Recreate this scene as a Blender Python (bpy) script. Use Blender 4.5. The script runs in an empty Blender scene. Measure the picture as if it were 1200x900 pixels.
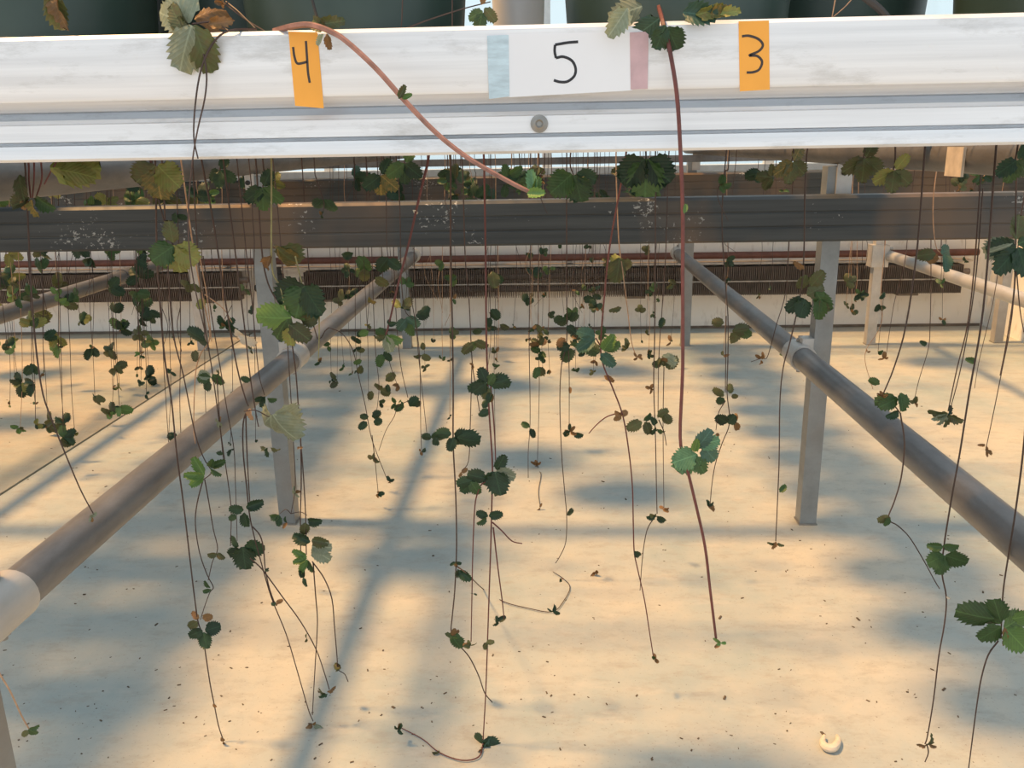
import bpy, bmesh, math, random
import numpy as np
from mathutils import Vector, Matrix, Euler
random.seed(7)
S = bpy.context.scene
COL = S.collection

# ------------------------------------------------------------------ camera, world, sun
H = 0.85
FPX = 997.4
CAM_R = (Matrix.Rotation(math.radians(2.53), 3, 'Z') @ Matrix.Rotation(math.radians(90 - 15.737), 3, 'X')
         @ Matrix.Rotation(math.radians(-1.065), 3, 'Z'))
cam = bpy.data.objects.new('camera', bpy.data.cameras.new('camera'))
COL.objects.link(cam)
cam.location = (0, 0, H)
cam.rotation_euler = CAM_R.to_euler('XYZ')
cam.data.sensor_width = 36.0
cam.data.lens = 36.0 * FPX / 1200.0
cam.data.clip_start = 0.02
S.camera = cam

world = bpy.data.worlds.new('sky')
S.world = world
world.use_nodes = True
bg = world.node_tree.nodes['Background']
bg.inputs[0].default_value = (0.82, 0.92, 1.0, 1)
bg.inputs[1].default_value = 0.86

sun = bpy.data.objects.new('sun', bpy.data.lights.new('sun', 'SUN'))
COL.objects.link(sun)
SUN_DIR = Vector((0.53, -0.01, -1.0))
sun.rotation_euler = SUN_DIR.to_track_quat('-Z', 'Y').to_euler()
sun.location = (-4, -1, 6)
sun.data.energy = 5.0
sun.data.angle = math.radians(6.5)
sun.data.color = (1.0, 0.555, 0.21)

S.view_settings.view_transform = 'Standard'
S.view_settings.look = 'None'
S.view_settings.exposure = 0.35
S.view_settings.gamma = 1.0
S.view_settings.use_curve_mapping = False

# ------------------------------------------------------------------ pixel helpers
def ray(x, y):
    return CAM_R @ Vector(((x - 600) / FPX, -(y - 450) / FPX, -1.0))
def at(x, y, Y):                      # point seen at pixel (x, y) that lies at depth Y
    d = ray(x, y)
    return Vector((0, 0, H)) + d * (Y / d.y)
def ground(x, y, z=0.0):              # point seen at pixel (x, y) that lies on the floor
    d = ray(x, y)
    return Vector((0, 0, H)) + d * ((H - z) / -d.z)

# ------------------------------------------------------------------ materials
MATS = {}
def new_mat(name):
    m = bpy.data.materials.new(name)
    m.use_nodes = True
    nt = m.node_tree
    b = nt.nodes['Principled BSDF']
    MATS[name] = m
    return m, nt, b
def N(nt, t, **kw):
    n = nt.nodes.new(t)
    for k, v in kw.items():
        setattr(n, k, v)
    return n
def ramp(nt, fac, stops):
    r = N(nt, 'ShaderNodeValToRGB')
    e = r.color_ramp.elements
    while len(e) > 1:
        e.remove(e[0])
    e[0].position = stops[0][0]; e[0].color = (*stops[0][1], 1)
    for p, c in stops[1:]:
        q = e.new(p); q.color = (*c, 1)
    nt.links.new(fac, r.inputs[0])
    return r.outputs[0]
def noise(nt, scale, stretch=(1, 1, 1), detail=5, rough=.6, coord='Object'):
    tc = N(nt, 'ShaderNodeTexCoord'); mp = N(nt, 'ShaderNodeMapping')
    mp.inputs['Scale'].default_value = stretch
    nt.links.new(tc.outputs[coord], mp.inputs[0])
    n = N(nt, 'ShaderNodeTexNoise')
    n.inputs['Scale'].default_value = scale; n.inputs['Detail'].default_value = detail
    n.inputs['Roughness'].default_value = rough
    nt.links.new(mp.outputs[0], n.inputs['Vector'])
    return n.outputs['Fac']
def mixc(nt, fac, a, b, mode='MIX'):
    m = N(nt, 'ShaderNodeMix', data_type='RGBA', blend_type=mode)
    if isinstance(fac, (int, float)): m.inputs[0].default_value = fac
    else: nt.links.new(fac, m.inputs[0])
    for i, v in ((6, a), (7, b)):
        if isinstance(v, tuple): m.inputs[i].default_value = (*v, 1)
        else: nt.links.new(v, m.inputs[i])
    return m.outputs[2]
def bump(nt, b, h, strength=.3, dist=.002):
    n = N(nt, 'ShaderNodeBump'); n.inputs['Strength'].default_value = strength; n.inputs['Distance'].default_value = dist
    nt.links.new(h, n.inputs['Height']); nt.links.new(n.outputs[0], b.inputs['Normal'])
def simple(name, col, rough=.6, metal=0.0, var=.25, scale=30, stretch=(1, 1, 1)):
    m, nt, b = new_mat(name)
    n = noise(nt, scale, stretch)
    lo = tuple(c * (1 - var) for c in col); hi = tuple(min(1, c * (1 + var)) for c in col)
    nt.links.new(ramp(nt, n, [(.3, lo), (.7, hi)]), b.inputs['Base Color'])
    b.inputs['Roughness'].default_value = rough; b.inputs['Metallic'].default_value = metal
    return m

def make_materials():
    # white anodised bench rail: long faint streaks, grey smudges
    m, nt, b = new_mat('rail_aluminium')
    s = noise(nt, 6, (.6, 30, 30), 4)
    c = ramp(nt, s, [(.3, (.72, .73, .75)), (.7, (.86, .87, .89))])
    g = noise(nt, 26, (.35, 1, 1.4), 8, .75)
    c = mixc(nt, ramp(nt, g, [(.53, (0, 0, 0)), (.72, (.6,) * 3)]), c, (.40, .39, .37))
    nt.links.new(c, b.inputs['Base Color'])
    b.inputs['Metallic'].default_value = .25; b.inputs['Roughness'].default_value = .38
    # weathered dark galvanised beam with pale droppings and warm sun patches painted in brown
    m, nt, b = new_mat('beam_steel')
    s = noise(nt, 5, (.5, 1, 14), 5)
    c = ramp(nt, s, [(.3, (.036, .042, .045)), (.7, (.072, .078, .078))])
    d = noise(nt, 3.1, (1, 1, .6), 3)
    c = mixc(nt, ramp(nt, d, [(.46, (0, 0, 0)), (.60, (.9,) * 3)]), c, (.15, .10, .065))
    k = noise(nt, 95, (1, 1, 1.2), 3, .7); k2 = noise(nt, 7, (1, 1, 1), 2)
    kk = N(nt, 'ShaderNodeMath', operation='MULTIPLY'); nt.links.new(k, kk.inputs[0]); nt.links.new(k2, kk.inputs[1])
    c = mixc(nt, ramp(nt, kk.outputs[0], [(.385, (0, 0, 0)), (.42, (.6,) * 3)]), c, (.55, .55, .52))
    nt.links.new(c, b.inputs['Base Color'])
    b.inputs['Metallic'].default_value = .2; b.inputs['Roughness'].default_value = .55
    # galvanised pipe and post
    for nm, lo, hi, r in (('pipe_steel', (.13, .13, .135), (.255, .25, .25), .42), ('post_steel', (.22, .24, .245), (.32, .34, .345), .5),
                          ('roller_steel', (.10, .10, .105), (.24, .23, .22), .5), ('collar_steel', (.44, .43, .41), (.60, .58, .55), .5)):
        m, nt, b = new_mat(nm)
        s = noise(nt, 18, (1, .35, 1), 6, .7)
        c = ramp(nt, s, [(.28, lo), (.72, hi)])
        p = noise(nt, 3.5, (1, 1, 1), 3)
        c = mixc(nt, ramp(nt, p, [(.5, (0, 0, 0)), (.7, (.5,) * 3)]), c, (.27, .22, .18))
        nt.links.new(c, b.inputs['Base Color'])
        b.inputs['Metallic'].default_value = .45; b.inputs['Roughness'].default_value = r
    # concrete floor: pale trowelled concrete with bluish and tan blotches, dirt
    for nm, tint in (('concrete', (1, 1, 1)), ('concrete_tan', (1.0, .89, .76))):  # tan slab: older browner concrete, with warm sunlight also put into the tint
        m, nt, b = new_mat(nm)
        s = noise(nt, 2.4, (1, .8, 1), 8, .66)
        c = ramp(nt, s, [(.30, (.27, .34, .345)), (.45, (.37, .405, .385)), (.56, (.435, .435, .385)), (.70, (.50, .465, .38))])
        s2 = noise(nt, 16, (.9, 1.7, 1), 12, .78)
        c = mixc(nt, ramp(nt, s2, [(.36, (.55,) * 3), (.50, (0, 0, 0))]), c, (.30, .28, .245))
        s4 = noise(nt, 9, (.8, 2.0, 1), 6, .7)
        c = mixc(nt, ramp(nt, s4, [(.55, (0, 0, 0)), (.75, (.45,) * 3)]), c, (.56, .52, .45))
        s3 = noise(nt, 210, (1, 1, 1), 3, .6)
        c = mixc(nt, ramp(nt, s3, [(.30, (.7,) * 3), (.36, (0, 0, 0))]), c, (.20, .17, .14))
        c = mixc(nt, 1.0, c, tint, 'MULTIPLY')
        nt.links.new(c, b.inputs['Base Color'])
        b.inputs['Roughness'].default_value = .62
        bump(nt, b, s2, .25, .003)
    # painted knee wall
    m, nt, b = new_mat('wall_paint')
    s = noise(nt, 2.2, (1, 1, .7), 6)
    c = ramp(nt, s, [(.3, (.76, .74, .69)), (.7, (.90, .88, .82))])
    s2 = noise(nt, 40, (1, 1, .3), 4)
    c = mixc(nt, ramp(nt, s2, [(.3, (.35,) * 3), (.42, (0, 0, 0))]), c, (.42, .37, .30))
    nt.links.new(c, b.inputs['Base Color']); b.inputs['Roughness'].default_value = .7
    # glazing
    m, nt, b = new_mat('glass')
    out = nt.nodes['Material Output']
    tr = N(nt, 'ShaderNodeBsdfTransparent'); gl = N(nt, 'ShaderNodeBsdfGlossy'); mx = N(nt, 'ShaderNodeMixShader')
    tr.inputs[0].default_value = (.93, .97, .96, 1); gl.inputs['Roughness'].default_value = .05
    mx.inputs[0].default_value = .07
    nt.links.new(tr.outputs[0], mx.inputs[1]); nt.links.new(gl.outputs[0], mx.inputs[2]); nt.links.new(mx.outputs[0], out.inputs[0])
    simple('groove_dirt', (.16, .13, .10), .9)
    simple('fin_metal', (.20, .165, .14), .6, .3)
    simple('fin_grey', (.20, .21, .21), .55, .3)
    simple('rust_pipe', (.14, .055, .04), .6, .1)
    simple('pale_ledge', (.55, .47, .38), .6)
    simple('mullion', (.62, .63, .62), .5, .3, .1)
    simple('bolt_steel', (.30, .29, .27), .45, .6)
    simple('dark_rubber', (.03, .03, .03), .6)
    simple('wire', (.30, .30, .29), .5, .5)
    simple('pot_plastic', (.030, .055, .047), .42, 0, .15, 8)
    simple('white_plastic', (.72, .73, .76), .4, 0, .04, 8)
    simple('soil', (.045, .032, .022), .95, 0, .5, 60)
    simple('tape_orange', (.90, .40, .055), .55, 0, .06, 20)
    simple('card_white', (.80, .81, .84), .5, 0, .03, 8)
    simple('tape_blue', (.50, .63, .70), .4, 0, .18, 60, (1, 1, 4))
    simple('tape_pink', (.56, .38, .40), .45, 0, .15, 60)
    simple('ink', (.05, .035, .03), .6, 0, .2)
    simple('ink_black', (.02, .02, .025), .6, 0, .2)
    simple('debris', (.10, .075, .05), .9, 0, .5, 90)
    simple('dry_tan', (.42, .26, .15), .8, 0, .35, 60)
    simple('pale_husk', (.66, .56, .43), .7, 0, .15, 60)
    for nm, col in (('stem_red', (.115, .032, .028)), ('stem_brown', (.055, .031, .024)), ('stem_tan', (.40, .24, .14)),
                    ('stem_pink', (.24, .125, .10)), ('stem_green', (.28, .26, .12)), ('stem_white', (.66, .58, .46))):
        simple(nm, col, .55, 0, .3, 120)
    for nm, col, edge in (('leaf_dark', (.020, .062, .024), (.016, .045, .02)), ('leaf_mid', (.055, .125, .035), (.05, .10, .03)),
                          ('leaf_bright', (.13, .25, .06), (.12, .22, .06)), ('leaf_yellow', (.21, .25, .06), (.25, .22, .06)),
                          ('leaf_olive', (.085, .115, .04), (.10, .09, .035)), ('leaf_pale', (.30, .34, .24), (.24, .28, .18)),
                          ('leaf_teal', (.06, .14, .10), (.05, .12, .08)), ('leaf_fresh', (.13, .27, .13), (.10, .22, .10)),
                          ('leaf_brown', (.20, .115, .05), (.28, .15, .05)), ('leaf_gold', (.27, .18, .045), (.11, .13, .04))):
        m, nt, b = new_mat(nm)
        tc = N(nt, 'ShaderNodeTexCoord'); sx = N(nt, 'ShaderNodeSeparateXYZ'); nt.links.new(tc.outputs['Object'], sx.inputs[0])
        ab = N(nt, 'ShaderNodeMath', operation='ABSOLUTE'); nt.links.new(sx.outputs[1], ab.inputs[0])
        k = N(nt, 'ShaderNodeMath', operation='MULTIPLY_ADD'); nt.links.new(ab.outputs[0], k.inputs[0]); k.inputs[1].default_value = -1.0
        nt.links.new(sx.outputs[0], k.inputs[2])
        w = N(nt, 'ShaderNodeMath', operation='MULTIPLY'); nt.links.new(k.outputs[0], w.inputs[0]); w.inputs[1].default_value = 46
        sn = N(nt, 'ShaderNodeMath', operation='SINE'); nt.links.new(w.outputs[0], sn.inputs[0])
        vein = ramp(nt, sn.outputs[0], [(.80, (0, 0, 0)), (1.0, (.22,) * 3)])
        mid = ramp(nt, ab.outputs[0], [(.0, (.6,) * 3), (.03, (0, 0, 0))])
        n = noise(nt, 5, detail=3)
        base = mixc(nt, ramp(nt, n, [(.35, (0, 0, 0)), (.65, (1, 1, 1))]), col, edge)
        oi = N(nt, 'ShaderNodeObjectInfo')
        hs = N(nt, 'ShaderNodeHueSaturation'); nt.links.new(base, hs.inputs['Color'])
        rv = N(nt, 'ShaderNodeMapRange'); nt.links.new(oi.outputs['Random'], rv.inputs[0]); rv.inputs[3].default_value = .6; rv.inputs[4].default_value = 1.05
        nt.links.new(rv.outputs[0], hs.inputs['Value'])
        lite = tuple(min(1, c * 1.5 + .01) for c in col)
        c = mixc(nt, vein, hs.outputs[0], lite); c = mixc(nt, mid, c, lite)
        nt.links.new(c, b.inputs['Base Color']); b.inputs['Roughness'].default_value = .5
        bump(nt, b, sn.outputs[0], .12, .01)
        out = nt.nodes['Material Output']
        tl = N(nt, 'ShaderNodeBsdfTranslucent'); nt.links.new(c, tl.inputs[0]); mx = N(nt, 'ShaderNodeMixShader'); mx.inputs[0].default_value = .22
        nt.links.new(b.outputs[0], mx.inputs[1]); nt.links.new(tl.outputs[0], mx.inputs[2]); nt.links.new(mx.outputs[0], out.inputs[0])
make_materials()

# ------------------------------------------------------------------ mesh helpers
class MB:
    def __init__(s): s.v = []; s.f = []
    def box(s, a, b):
        (x0, y0, z0), (x1, y1, z1) = a, b; i = len(s.v)
        s.v += [(x0, y0, z0), (x1, y0, z0), (x1, y1, z0), (x0, y1, z0), (x0, y0, z1), (x1, y0, z1), (x1, y1, z1), (x0, y1, z1)]
        s.f += [tuple(i + k for k in q) for q in ((0, 3, 2, 1), (4, 5, 6, 7), (0, 1, 5, 4), (1, 2, 6, 5), (2, 3, 7, 6), (3, 0, 4, 7))]
        return s
    def tube(s, pts, r, n=6, cap=True):
        pts = [Vector(p) for p in pts]
        rs = r if isinstance(r, (list, tuple)) else [r] * len(pts)
        i0 = len(s.v); up = None
        for k, p in enumerate(pts):
            t = (pts[min(k + 1, len(pts) - 1)] - pts[max(k - 1, 0)])
            t = t.normalized() if t.length > 1e-9 else Vector((0, 0, 1))
            if up is None:
                up = Vector((1, 0, 0)) if abs(t.x) < .8 else Vector((0, 1, 0))
            u = (up - t * up.dot(t)).normalized(); w = t.cross(u); up = u
            for j in range(n):
                a = 2 * math.pi * j / n
                s.v.append(tuple(p + (u * math.cos(a) + w * math.sin(a)) * rs[k]))
        for k in range(len(pts) - 1):
            for j in range(n):
                a = i0 + k * n + j; b_ = i0 + k * n + (j + 1) % n
                s.f.append((a, b_, b_ + n, a + n))
        if cap:
            s.f.append(tuple(i0 + j for j in reversed(range(n))))
            s.f.append(tuple(i0 + (len(pts) - 1) * n + j for j in range(n)))
        return s
    def ring(s, a, b, ro, ri, n=20):      # hollow sleeve between points a and b
        a, b = Vector(a), Vector(b); t = (b - a).normalized()
        up = Vector((0, 0, 1)) if abs(t.z) < .8 else Vector((1, 0, 0))
        u = (up - t * up.dot(t)).normalized(); w = t.cross(u); i = len(s.v)
        for p, r in ((a, ri), (a, ro), (b, ro), (b, ri)):
            for j in range(n):
                g = 2 * math.pi * j / n; s.v.append(tuple(p + (u * math.cos(g) + w * math.sin(g)) * r))
        for k in range(4):
            for j in range(n):
                k2 = (k + 1) % 4; j2 = (j + 1) % n
                s.f.append((i + k * n + j, i + k2 * n + j, i + k2 * n + j2, i + k * n + j2))
        return s
    def lathe(s, prof, c=(0, 0, 0), n=28):
        i = len(s.v)
        for r, z in prof:
            for j in range(n):
                a = 2 * math.pi * j / n; s.v.append((c[0] + r * math.cos(a), c[1] + r * math.sin(a), c[2] + z))
        for k in range(len(prof) - 1):
            for j in range(n):
                j2 = (j + 1) % n; s.f.append((i + k * n + j, i + k * n + j2, i + (k + 1) * n + j2, i + (k + 1) * n + j))
        return s
    def extrude_x(s, prof, x0, x1):       # closed (y, z) profile
        n = len(prof); i = len(s.v)
        s.v += [(x0, y, z) for y, z in prof] + [(x1, y, z) for y, z in prof]
        for j in range(n):
            j2 = (j + 1) % n; s.f.append((i + j, i + j2, i + n + j2, i + n + j))
        s.f.append(tuple(i + j for j in reversed(range(n)))); s.f.append(tuple(i + n + j for j in range(n)))
        return s
    def ribbon(s, pts, w, nrm, th=.0004):  # flat pen stroke
        pts = [Vector(p) for p in pts]; nrm = Vector(nrm); i = len(s.v)
        for k, p in enumerate(pts):
            t = (pts[min(k + 1, len(pts) - 1)] - pts[max(k - 1, 0)]).normalized(); q = t.cross(nrm) * w / 2
            for o in (q, -q):
                s.v.append(tuple(p + o)); s.v.append(tuple(p + o + nrm * th))
        for k in range(len(pts) - 1):
            a = i + 4 * k; b_ = a + 4
            s.f += [(a + 1, a + 3, b_ + 3, b_ + 1), (a, b_, b_ + 2, a + 2), (a, a + 1, b_ + 1, b_), (a + 2, b_ + 2, b_ + 3, a + 3)]
        return s
    def mesh(s, name, mat, smooth=True):
        m = bpy.data.meshes.new(name); m.from_pydata(s.v, [], s.f); m.update()
        bm = bmesh.new(); bm.from_mesh(m); bmesh.ops.recalc_face_normals(bm, faces=bm.faces); bm.to_mesh(m); bm.free()
        m.materials.append(MATS[mat])
        if smooth:
            m.polygons.foreach_set('use_smooth', [True] * len(m.polygons))
            m.set_sharp_from_angle(angle=math.radians(35))
        return m
    def build(s, name, mat, parent=None, smooth=True, **tags):
        return link(name, s.mesh(name, mat, smooth), parent, **tags)
def link(name, data, parent=None, **tags):
    o = bpy.data.objects.new(name, data); COL.objects.link(o)
    if parent is not None: o.parent = parent; o.matrix_parent_inverse = Matrix.Identity(4)
    for k, v in tags.items():
        if v is not None: o[k] = v
    return o
def thing(name, label, cat, loc=(0, 0, 0), group=None):
    o = link(name, None, None, label=label, category=cat, group=group); o.location = loc; o.empty_display_size = .05
    return o
def catmull(pts, sub=4):
    pts = [Vector(p) for p in pts]
    if len(pts) < 3: return pts
    out = []; P = [pts[0] * 2 - pts[1]] + pts + [pts[-1] * 2 - pts[-2]]
    for i in range(1, len(P) - 2):
        a, b, c, d = P[i - 1:i + 3]
        for k in range(sub):
            t = k / sub
            out.append(.5 * ((2 * b) + (c - a) * t + (2 * a - 5 * b + 4 * c - d) * t * t + (3 * b - a - 3 * c + d) * t ** 3))
    return out + [pts[-1]]

# ------------------------------------------------------------------ setting
XW, YW = 2.02, 3.96                    # right wall and back wall
YF, ZT = 0.66, 0.868                   # front face of the bench rail, height of the wire deck
floor = MB().box((-6, -2.5, -.12), (XW + .1, YW + .3, -.012)).build('floor', 'groove_dirt', None, False, kind='structure')
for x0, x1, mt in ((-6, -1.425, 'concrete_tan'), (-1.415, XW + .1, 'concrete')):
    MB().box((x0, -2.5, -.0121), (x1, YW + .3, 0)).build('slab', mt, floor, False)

wb = MB()
TILT = 0.0
def wally(x): return YW - TILT * x
def wall_box(mb, x0, x1, z0, z1, d0, d1):       # box hugging the slightly turned back wall; d = distance in front of it
    i = len(mb.v)
    for z in (z0, z1):
        mb.v += [(x0, wally(x0) - d1, z), (x1, wally(x1) - d1, z), (x1, wally(x1) - d0, z), (x0, wally(x0) - d0, z)]
    mb.f += [tuple(i + k for k in q) for q in ((0, 3, 2, 1), (4, 5, 6, 7), (0, 1, 5, 4), (1, 2, 6, 5), (2, 3, 7, 6), (3, 0, 4, 7))]
    return mb
wall_box(MB(), -6, XW, 0, .715, -.12, 0).build('wall_back', 'wall_paint', None, False, kind='structure')
wall_box(MB(), -6, XW - .02, 0, .012, 0, .006).build('baseboard_back', 'groove_dirt', None, False, kind='structure')
MB().box((XW, 1.2, 0), (XW + .12, YW + .1, .715)).build('wall_right', 'wall_paint', None, False, kind='structure')
win = wall_box(MB(), -6, XW, .7155, .745, -.12, .02).build('window_1', 'mullion', None, False, kind='structure')
for k in range(9):
    x = -6 + k
    wall_box(MB(), x - .02, x + .02, .7455, 2.2, -.08, -.03).build('mullion', 'mullion', win, False)
    if k < 8: wall_box(MB(), x + .0205, x + .9795, .7455, 2.2, -.058, -.053).build('pane', 'glass', win, False)
win2 = MB().box((XW - .02, 1.2, .7155), (XW + .12, YW - .06, .745)).build('window_2', 'mullion', None, False, kind='structure')
for k in range(4):
    y = 1.22 + k * .88
    MB().box((XW + .03, y - .02, .7455), (XW + .08, y + .02, 2.2)).build('mullion', 'mullion', win2, False)
    if k < 3: MB().box((XW + .053, y + .0205, .7455), (XW + .058, y + .8595, 2.2)).build('pane', 'glass', win2, False)

# finned heaters along the back wall
def heater(label, x0, x1, z0, z1, fin, brackets):
    t = thing('finned_heater', label, 'heater', ((x0 + x1) / 2, wally((x0 + x1) / 2), 0))
    c = t.location
    def fix(o): o.location = -Vector(c); return o
    fb = MB(); n = int((x1 - x0) / .0085)
    for k in range(n):
        x = x0 + .0085 * k
        wall_box(fb, x, x + .0022, z0, z1, .035, .105)
    fix(fb.build('fins', fin, t, False, kind='stuff'))
    zc = (z0 + z1) / 2
    for z in (zc - .028, zc + .028):
        fix(MB().tube([(x0 - .03, wally(x0) - .07, z), (x1 + .03, wally(x1) - .07, z)], .014, 12).build('heating_pipe', fin, t))
    fix(wall_box(MB(), x0, x1, zc - .003, zc + .003, .105, .1075).build('seam_strip', 'bolt_steel', t, False))
    for x in brackets:
        fix(wall_box(MB(), x - .045, x + .045, z0 - .010, z0, 0, .10).build('bracket', 'groove_dirt', t, False))
    return t
heater('dark brown finned heating tube low on the pale back wall, long run', -1.12, 1.86, .172, .300, 'fin_metal', (-1.0, .40, 1.62))
heater('dark finned heating tube low on the back wall behind the leafy runners', -3.2, -1.42, .172, .300, 'fin_metal', (-1.6,))
heater('grey finned heating tube high on the back wall, beside the glazing sill', -2.8, 1.80, .612, .690, 'fin_grey', (-.4, .9))
# supply pipe, ledge
sp = thing('supply_pipe', 'rusty red-brown heating pipe running along the back wall above the fins', 'pipe', (0, YW, 0))
o = MB().tube([(-3.4, wally(-3.4) - .05, .347), (1.93, wally(1.93) - .05, .347)], .0155, 14).build('pipe', 'rust_pipe', sp); o.location = (0, -YW, 0)
for x in (-1.5, .1, 1.3):
    o = wall_box(MB(), x - .012, x + .012, .323, .331, 0, .06).build('pipe_hook', 'bolt_steel', sp, False); o.location = (0, -YW, 0)
wall_box(MB(), -3.4, 1.9, .309, .316, 0, .075).build('wall_ledge', 'pale_ledge', None, False, label='thin tan metal ledge running over the lower finned heater', category='ledge')
jb = thing('pipe_elbow', 'black heating pipe elbow between the two lower finned heaters', 'pipe', (-1.29, wally(-1.29), 0))
o = MB().tube(catmull([(-1.36, wally(-1.3) - .07, .225), (-1.27, wally(-1.3) - .07, .225), (-1.22, wally(-1.3) - .07, .235)], 5), .016, 12).build('pipe', 'dark_rubber', jb); o.location = -jb.location
o = MB().tube([(-1.245, wally(-1.3) - .07, .235), (-1.245, wally(-1.3) - .07, .322)], .015, 12).build('riser', 'dark_rubber', jb); o.location = -jb.location
o = MB().ring((-1.245, wally(-1.3) - .07, .26), (-1.245, wally(-1.3) - .07, .29), .024, .0152, 12).build('union_nut', 'dark_rubber', jb); o.location = -jb.location

# ------------------------------------------------------------------ bench stand: posts, beams, brace pipes, roller pipes
stand = thing('bench_stand', 'galvanised steel bench stand of square posts, brace pipes and dark cross beams', 'bench stand')
PW = .0185
Y1, Y2, Y3 = .755, 1.8275, 3.605
XL, XR = -.6126, .5903
XOL, XOR = -1.52, ground(1031, 411).x
def post(x, y, top, mat='post_steel'):
    mb = MB()
    p = MB().box((x - PW, y - PW, .004), (x + PW, y + PW, top)).build('post', mat, stand, False)
    MB().box((x - PW - .002, y - PW - .002, 0), (x + PW + .002, y + PW + .002, .004)).build('foot_plate', 'bolt_steel', p, False)
    return p
for x in (XL, XR):
    post(x, Y1, .795)
    for yy in (Y2, Y3):
        p = post(x, yy, .795)
        sx = -1 if x < 0 else 1
        a, b_ = (x, x + .052) if x > 0 else (x - .052, x)
        br = MB().box((min(x - PW, x + .01 * sx) if x < 0 else x - .001, yy - PW - .005, .735), ((x + .001) if x < 0 else x + .030, yy - PW, .800)).build('saddle_plate', 'collar_steel', p, False)
        MB().tube([(x + .012 * sx, yy - PW - .009, .782), (x + .012 * sx, yy - PW - .004, .782)], .005, 10).build('bolt', 'dark_rubber', p)
for x in (XOL, XOR): post(x, Y3, .795, 'collar_steel')
post(1.91, 3.62, .795, 'collar_steel')
# cross beams in front of the posts, shallow grooves along the face
def beam(y, z0, z1, x0, x1):
    d = .052; h = z1 - z0
    prof = [(y, z0 + .004), (y, z0 + .30 * h), (y + .0015, z0 + .32 * h), (y + .0015, z0 + .34 * h), (y, z0 + .36 * h), (y, z0 + .62 * h),
            (y + .0015, z0 + .64 * h), (y + .0015, z0 + .66 * h), (y, z0 + .68 * h), (y, z1 - .006), (y + .006, z1), (y + d, z1), (y + d, z0), (y + .004, z0)]
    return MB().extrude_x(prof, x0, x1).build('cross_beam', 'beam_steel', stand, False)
zt = at(600, 235, Y2 - PW - .053).z; zb = at(600, 288, Y2 - PW - .053).z
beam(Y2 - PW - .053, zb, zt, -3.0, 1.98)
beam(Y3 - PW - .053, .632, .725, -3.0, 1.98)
# brace pipes low on the inner side of the posts
PR = .0242
def inner_pipe(x, z, y0, y1, rad=PR):
    return MB().tube([(x, y0, z), (x, y1, z)], rad, 24).build('brace_pipe', 'pipe_steel', stand)
XPL, XPR = XL + PW + PR, XR - PW - PR
ZPL, ZPR = H + .7917 * XPL, H - .830 * XPR
def collar(x, y, z, px, sx, l=.075, r=.0285):
    c = MB().ring((x, y - l / 2, z), (x, y + l / 2, z), r, PR + .0003, 24).build('pipe_collar', 'collar_steel', stand)
    for dz in (1, -1):
        MB().tube([(x + sx * .004, y + .012, z + dz * (r - .003)), (x + sx * .004, y + .012, z + dz * (r + .012))], .0045, 8).build('bolt', 'bolt_steel', c)
        MB().ring((x + sx * .004, y + .012, z + dz * (r + .001)), (x + sx * .004, y + .012, z + dz * (r + .006)), .009, .0046, 6).build('nut', 'bolt_steel', c)
    MB().box((min(px, x) , y - .018, z + .012), (max(px, x), y + .018, z + .040)).build('clamp_lug', 'collar_steel', c, False)
    return c
for x, z, px, sx in ((XPL, ZPL, XL + PW - .001, -1), (XPR, ZPR, XR - PW + .001, 1)):
    inner_pipe(x, z, Y1 - .05, Y3 + .04)
    for yy in (Y1, Y2, Y3): collar(x, yy, z, px, sx, .07)
# outer brace pipes
p = at(1058, 299, Y3); zor = p.z; xor_ = XOR + PW + PR - .002
MB().tube([(xor_, .9, p.z), (xor_, Y3 + .03, p.z)], PR * .9, 20).build('brace_pipe', 'collar_steel', stand)
c = MB().box((XOR - .034, Y3 - .032, p.z - .045), (XOR + .034, Y3 + .032, p.z + .045)).build('clamp_block', 'collar_steel', stand, False)
MB().tube([(XOR + .034, Y3 - .02, p.z + .03), (XOR + .05, Y3 - .02, p.z + .03)], .007, 8).build('bolt', 'bolt_steel', c)
q = at(100, 338, 2.6); xo = XOL - PW - PR + .002
zol = H - (H - q.z) * xo / q.x
MB().tube([(xo, .9, zol), (xo, Y3 + .03, zol)], PR, 20).build('brace_pipe', 'pipe_steel', stand)
MB().ring((xo, Y3 - .55, zol), (xo, Y3 - .49, zol), PR + .004, PR + .0003, 20).build('pipe_collar', 'pipe_steel', stand)
# roller pipes that carry the bench
for x in (XL - .012, XR + .012, -1.9):
    MB().tube([(x, YF + .06, .824), (x, 3.8, .824)], .0265, 24).build('roller_pipe', 'roller_steel', stand)
q = at(1100, 187, 1.25)
MB().box((XR - .0185, 1.235, .795), (XR - .0145, 1.285, .835)).build('roller_tag', 'pale_ledge', stand, False)

MB().box((-3.0, 3.45, .770), (1.95, 3.48, .797)).build('tie_bar', 'roller_steel', stand, False)

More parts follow.
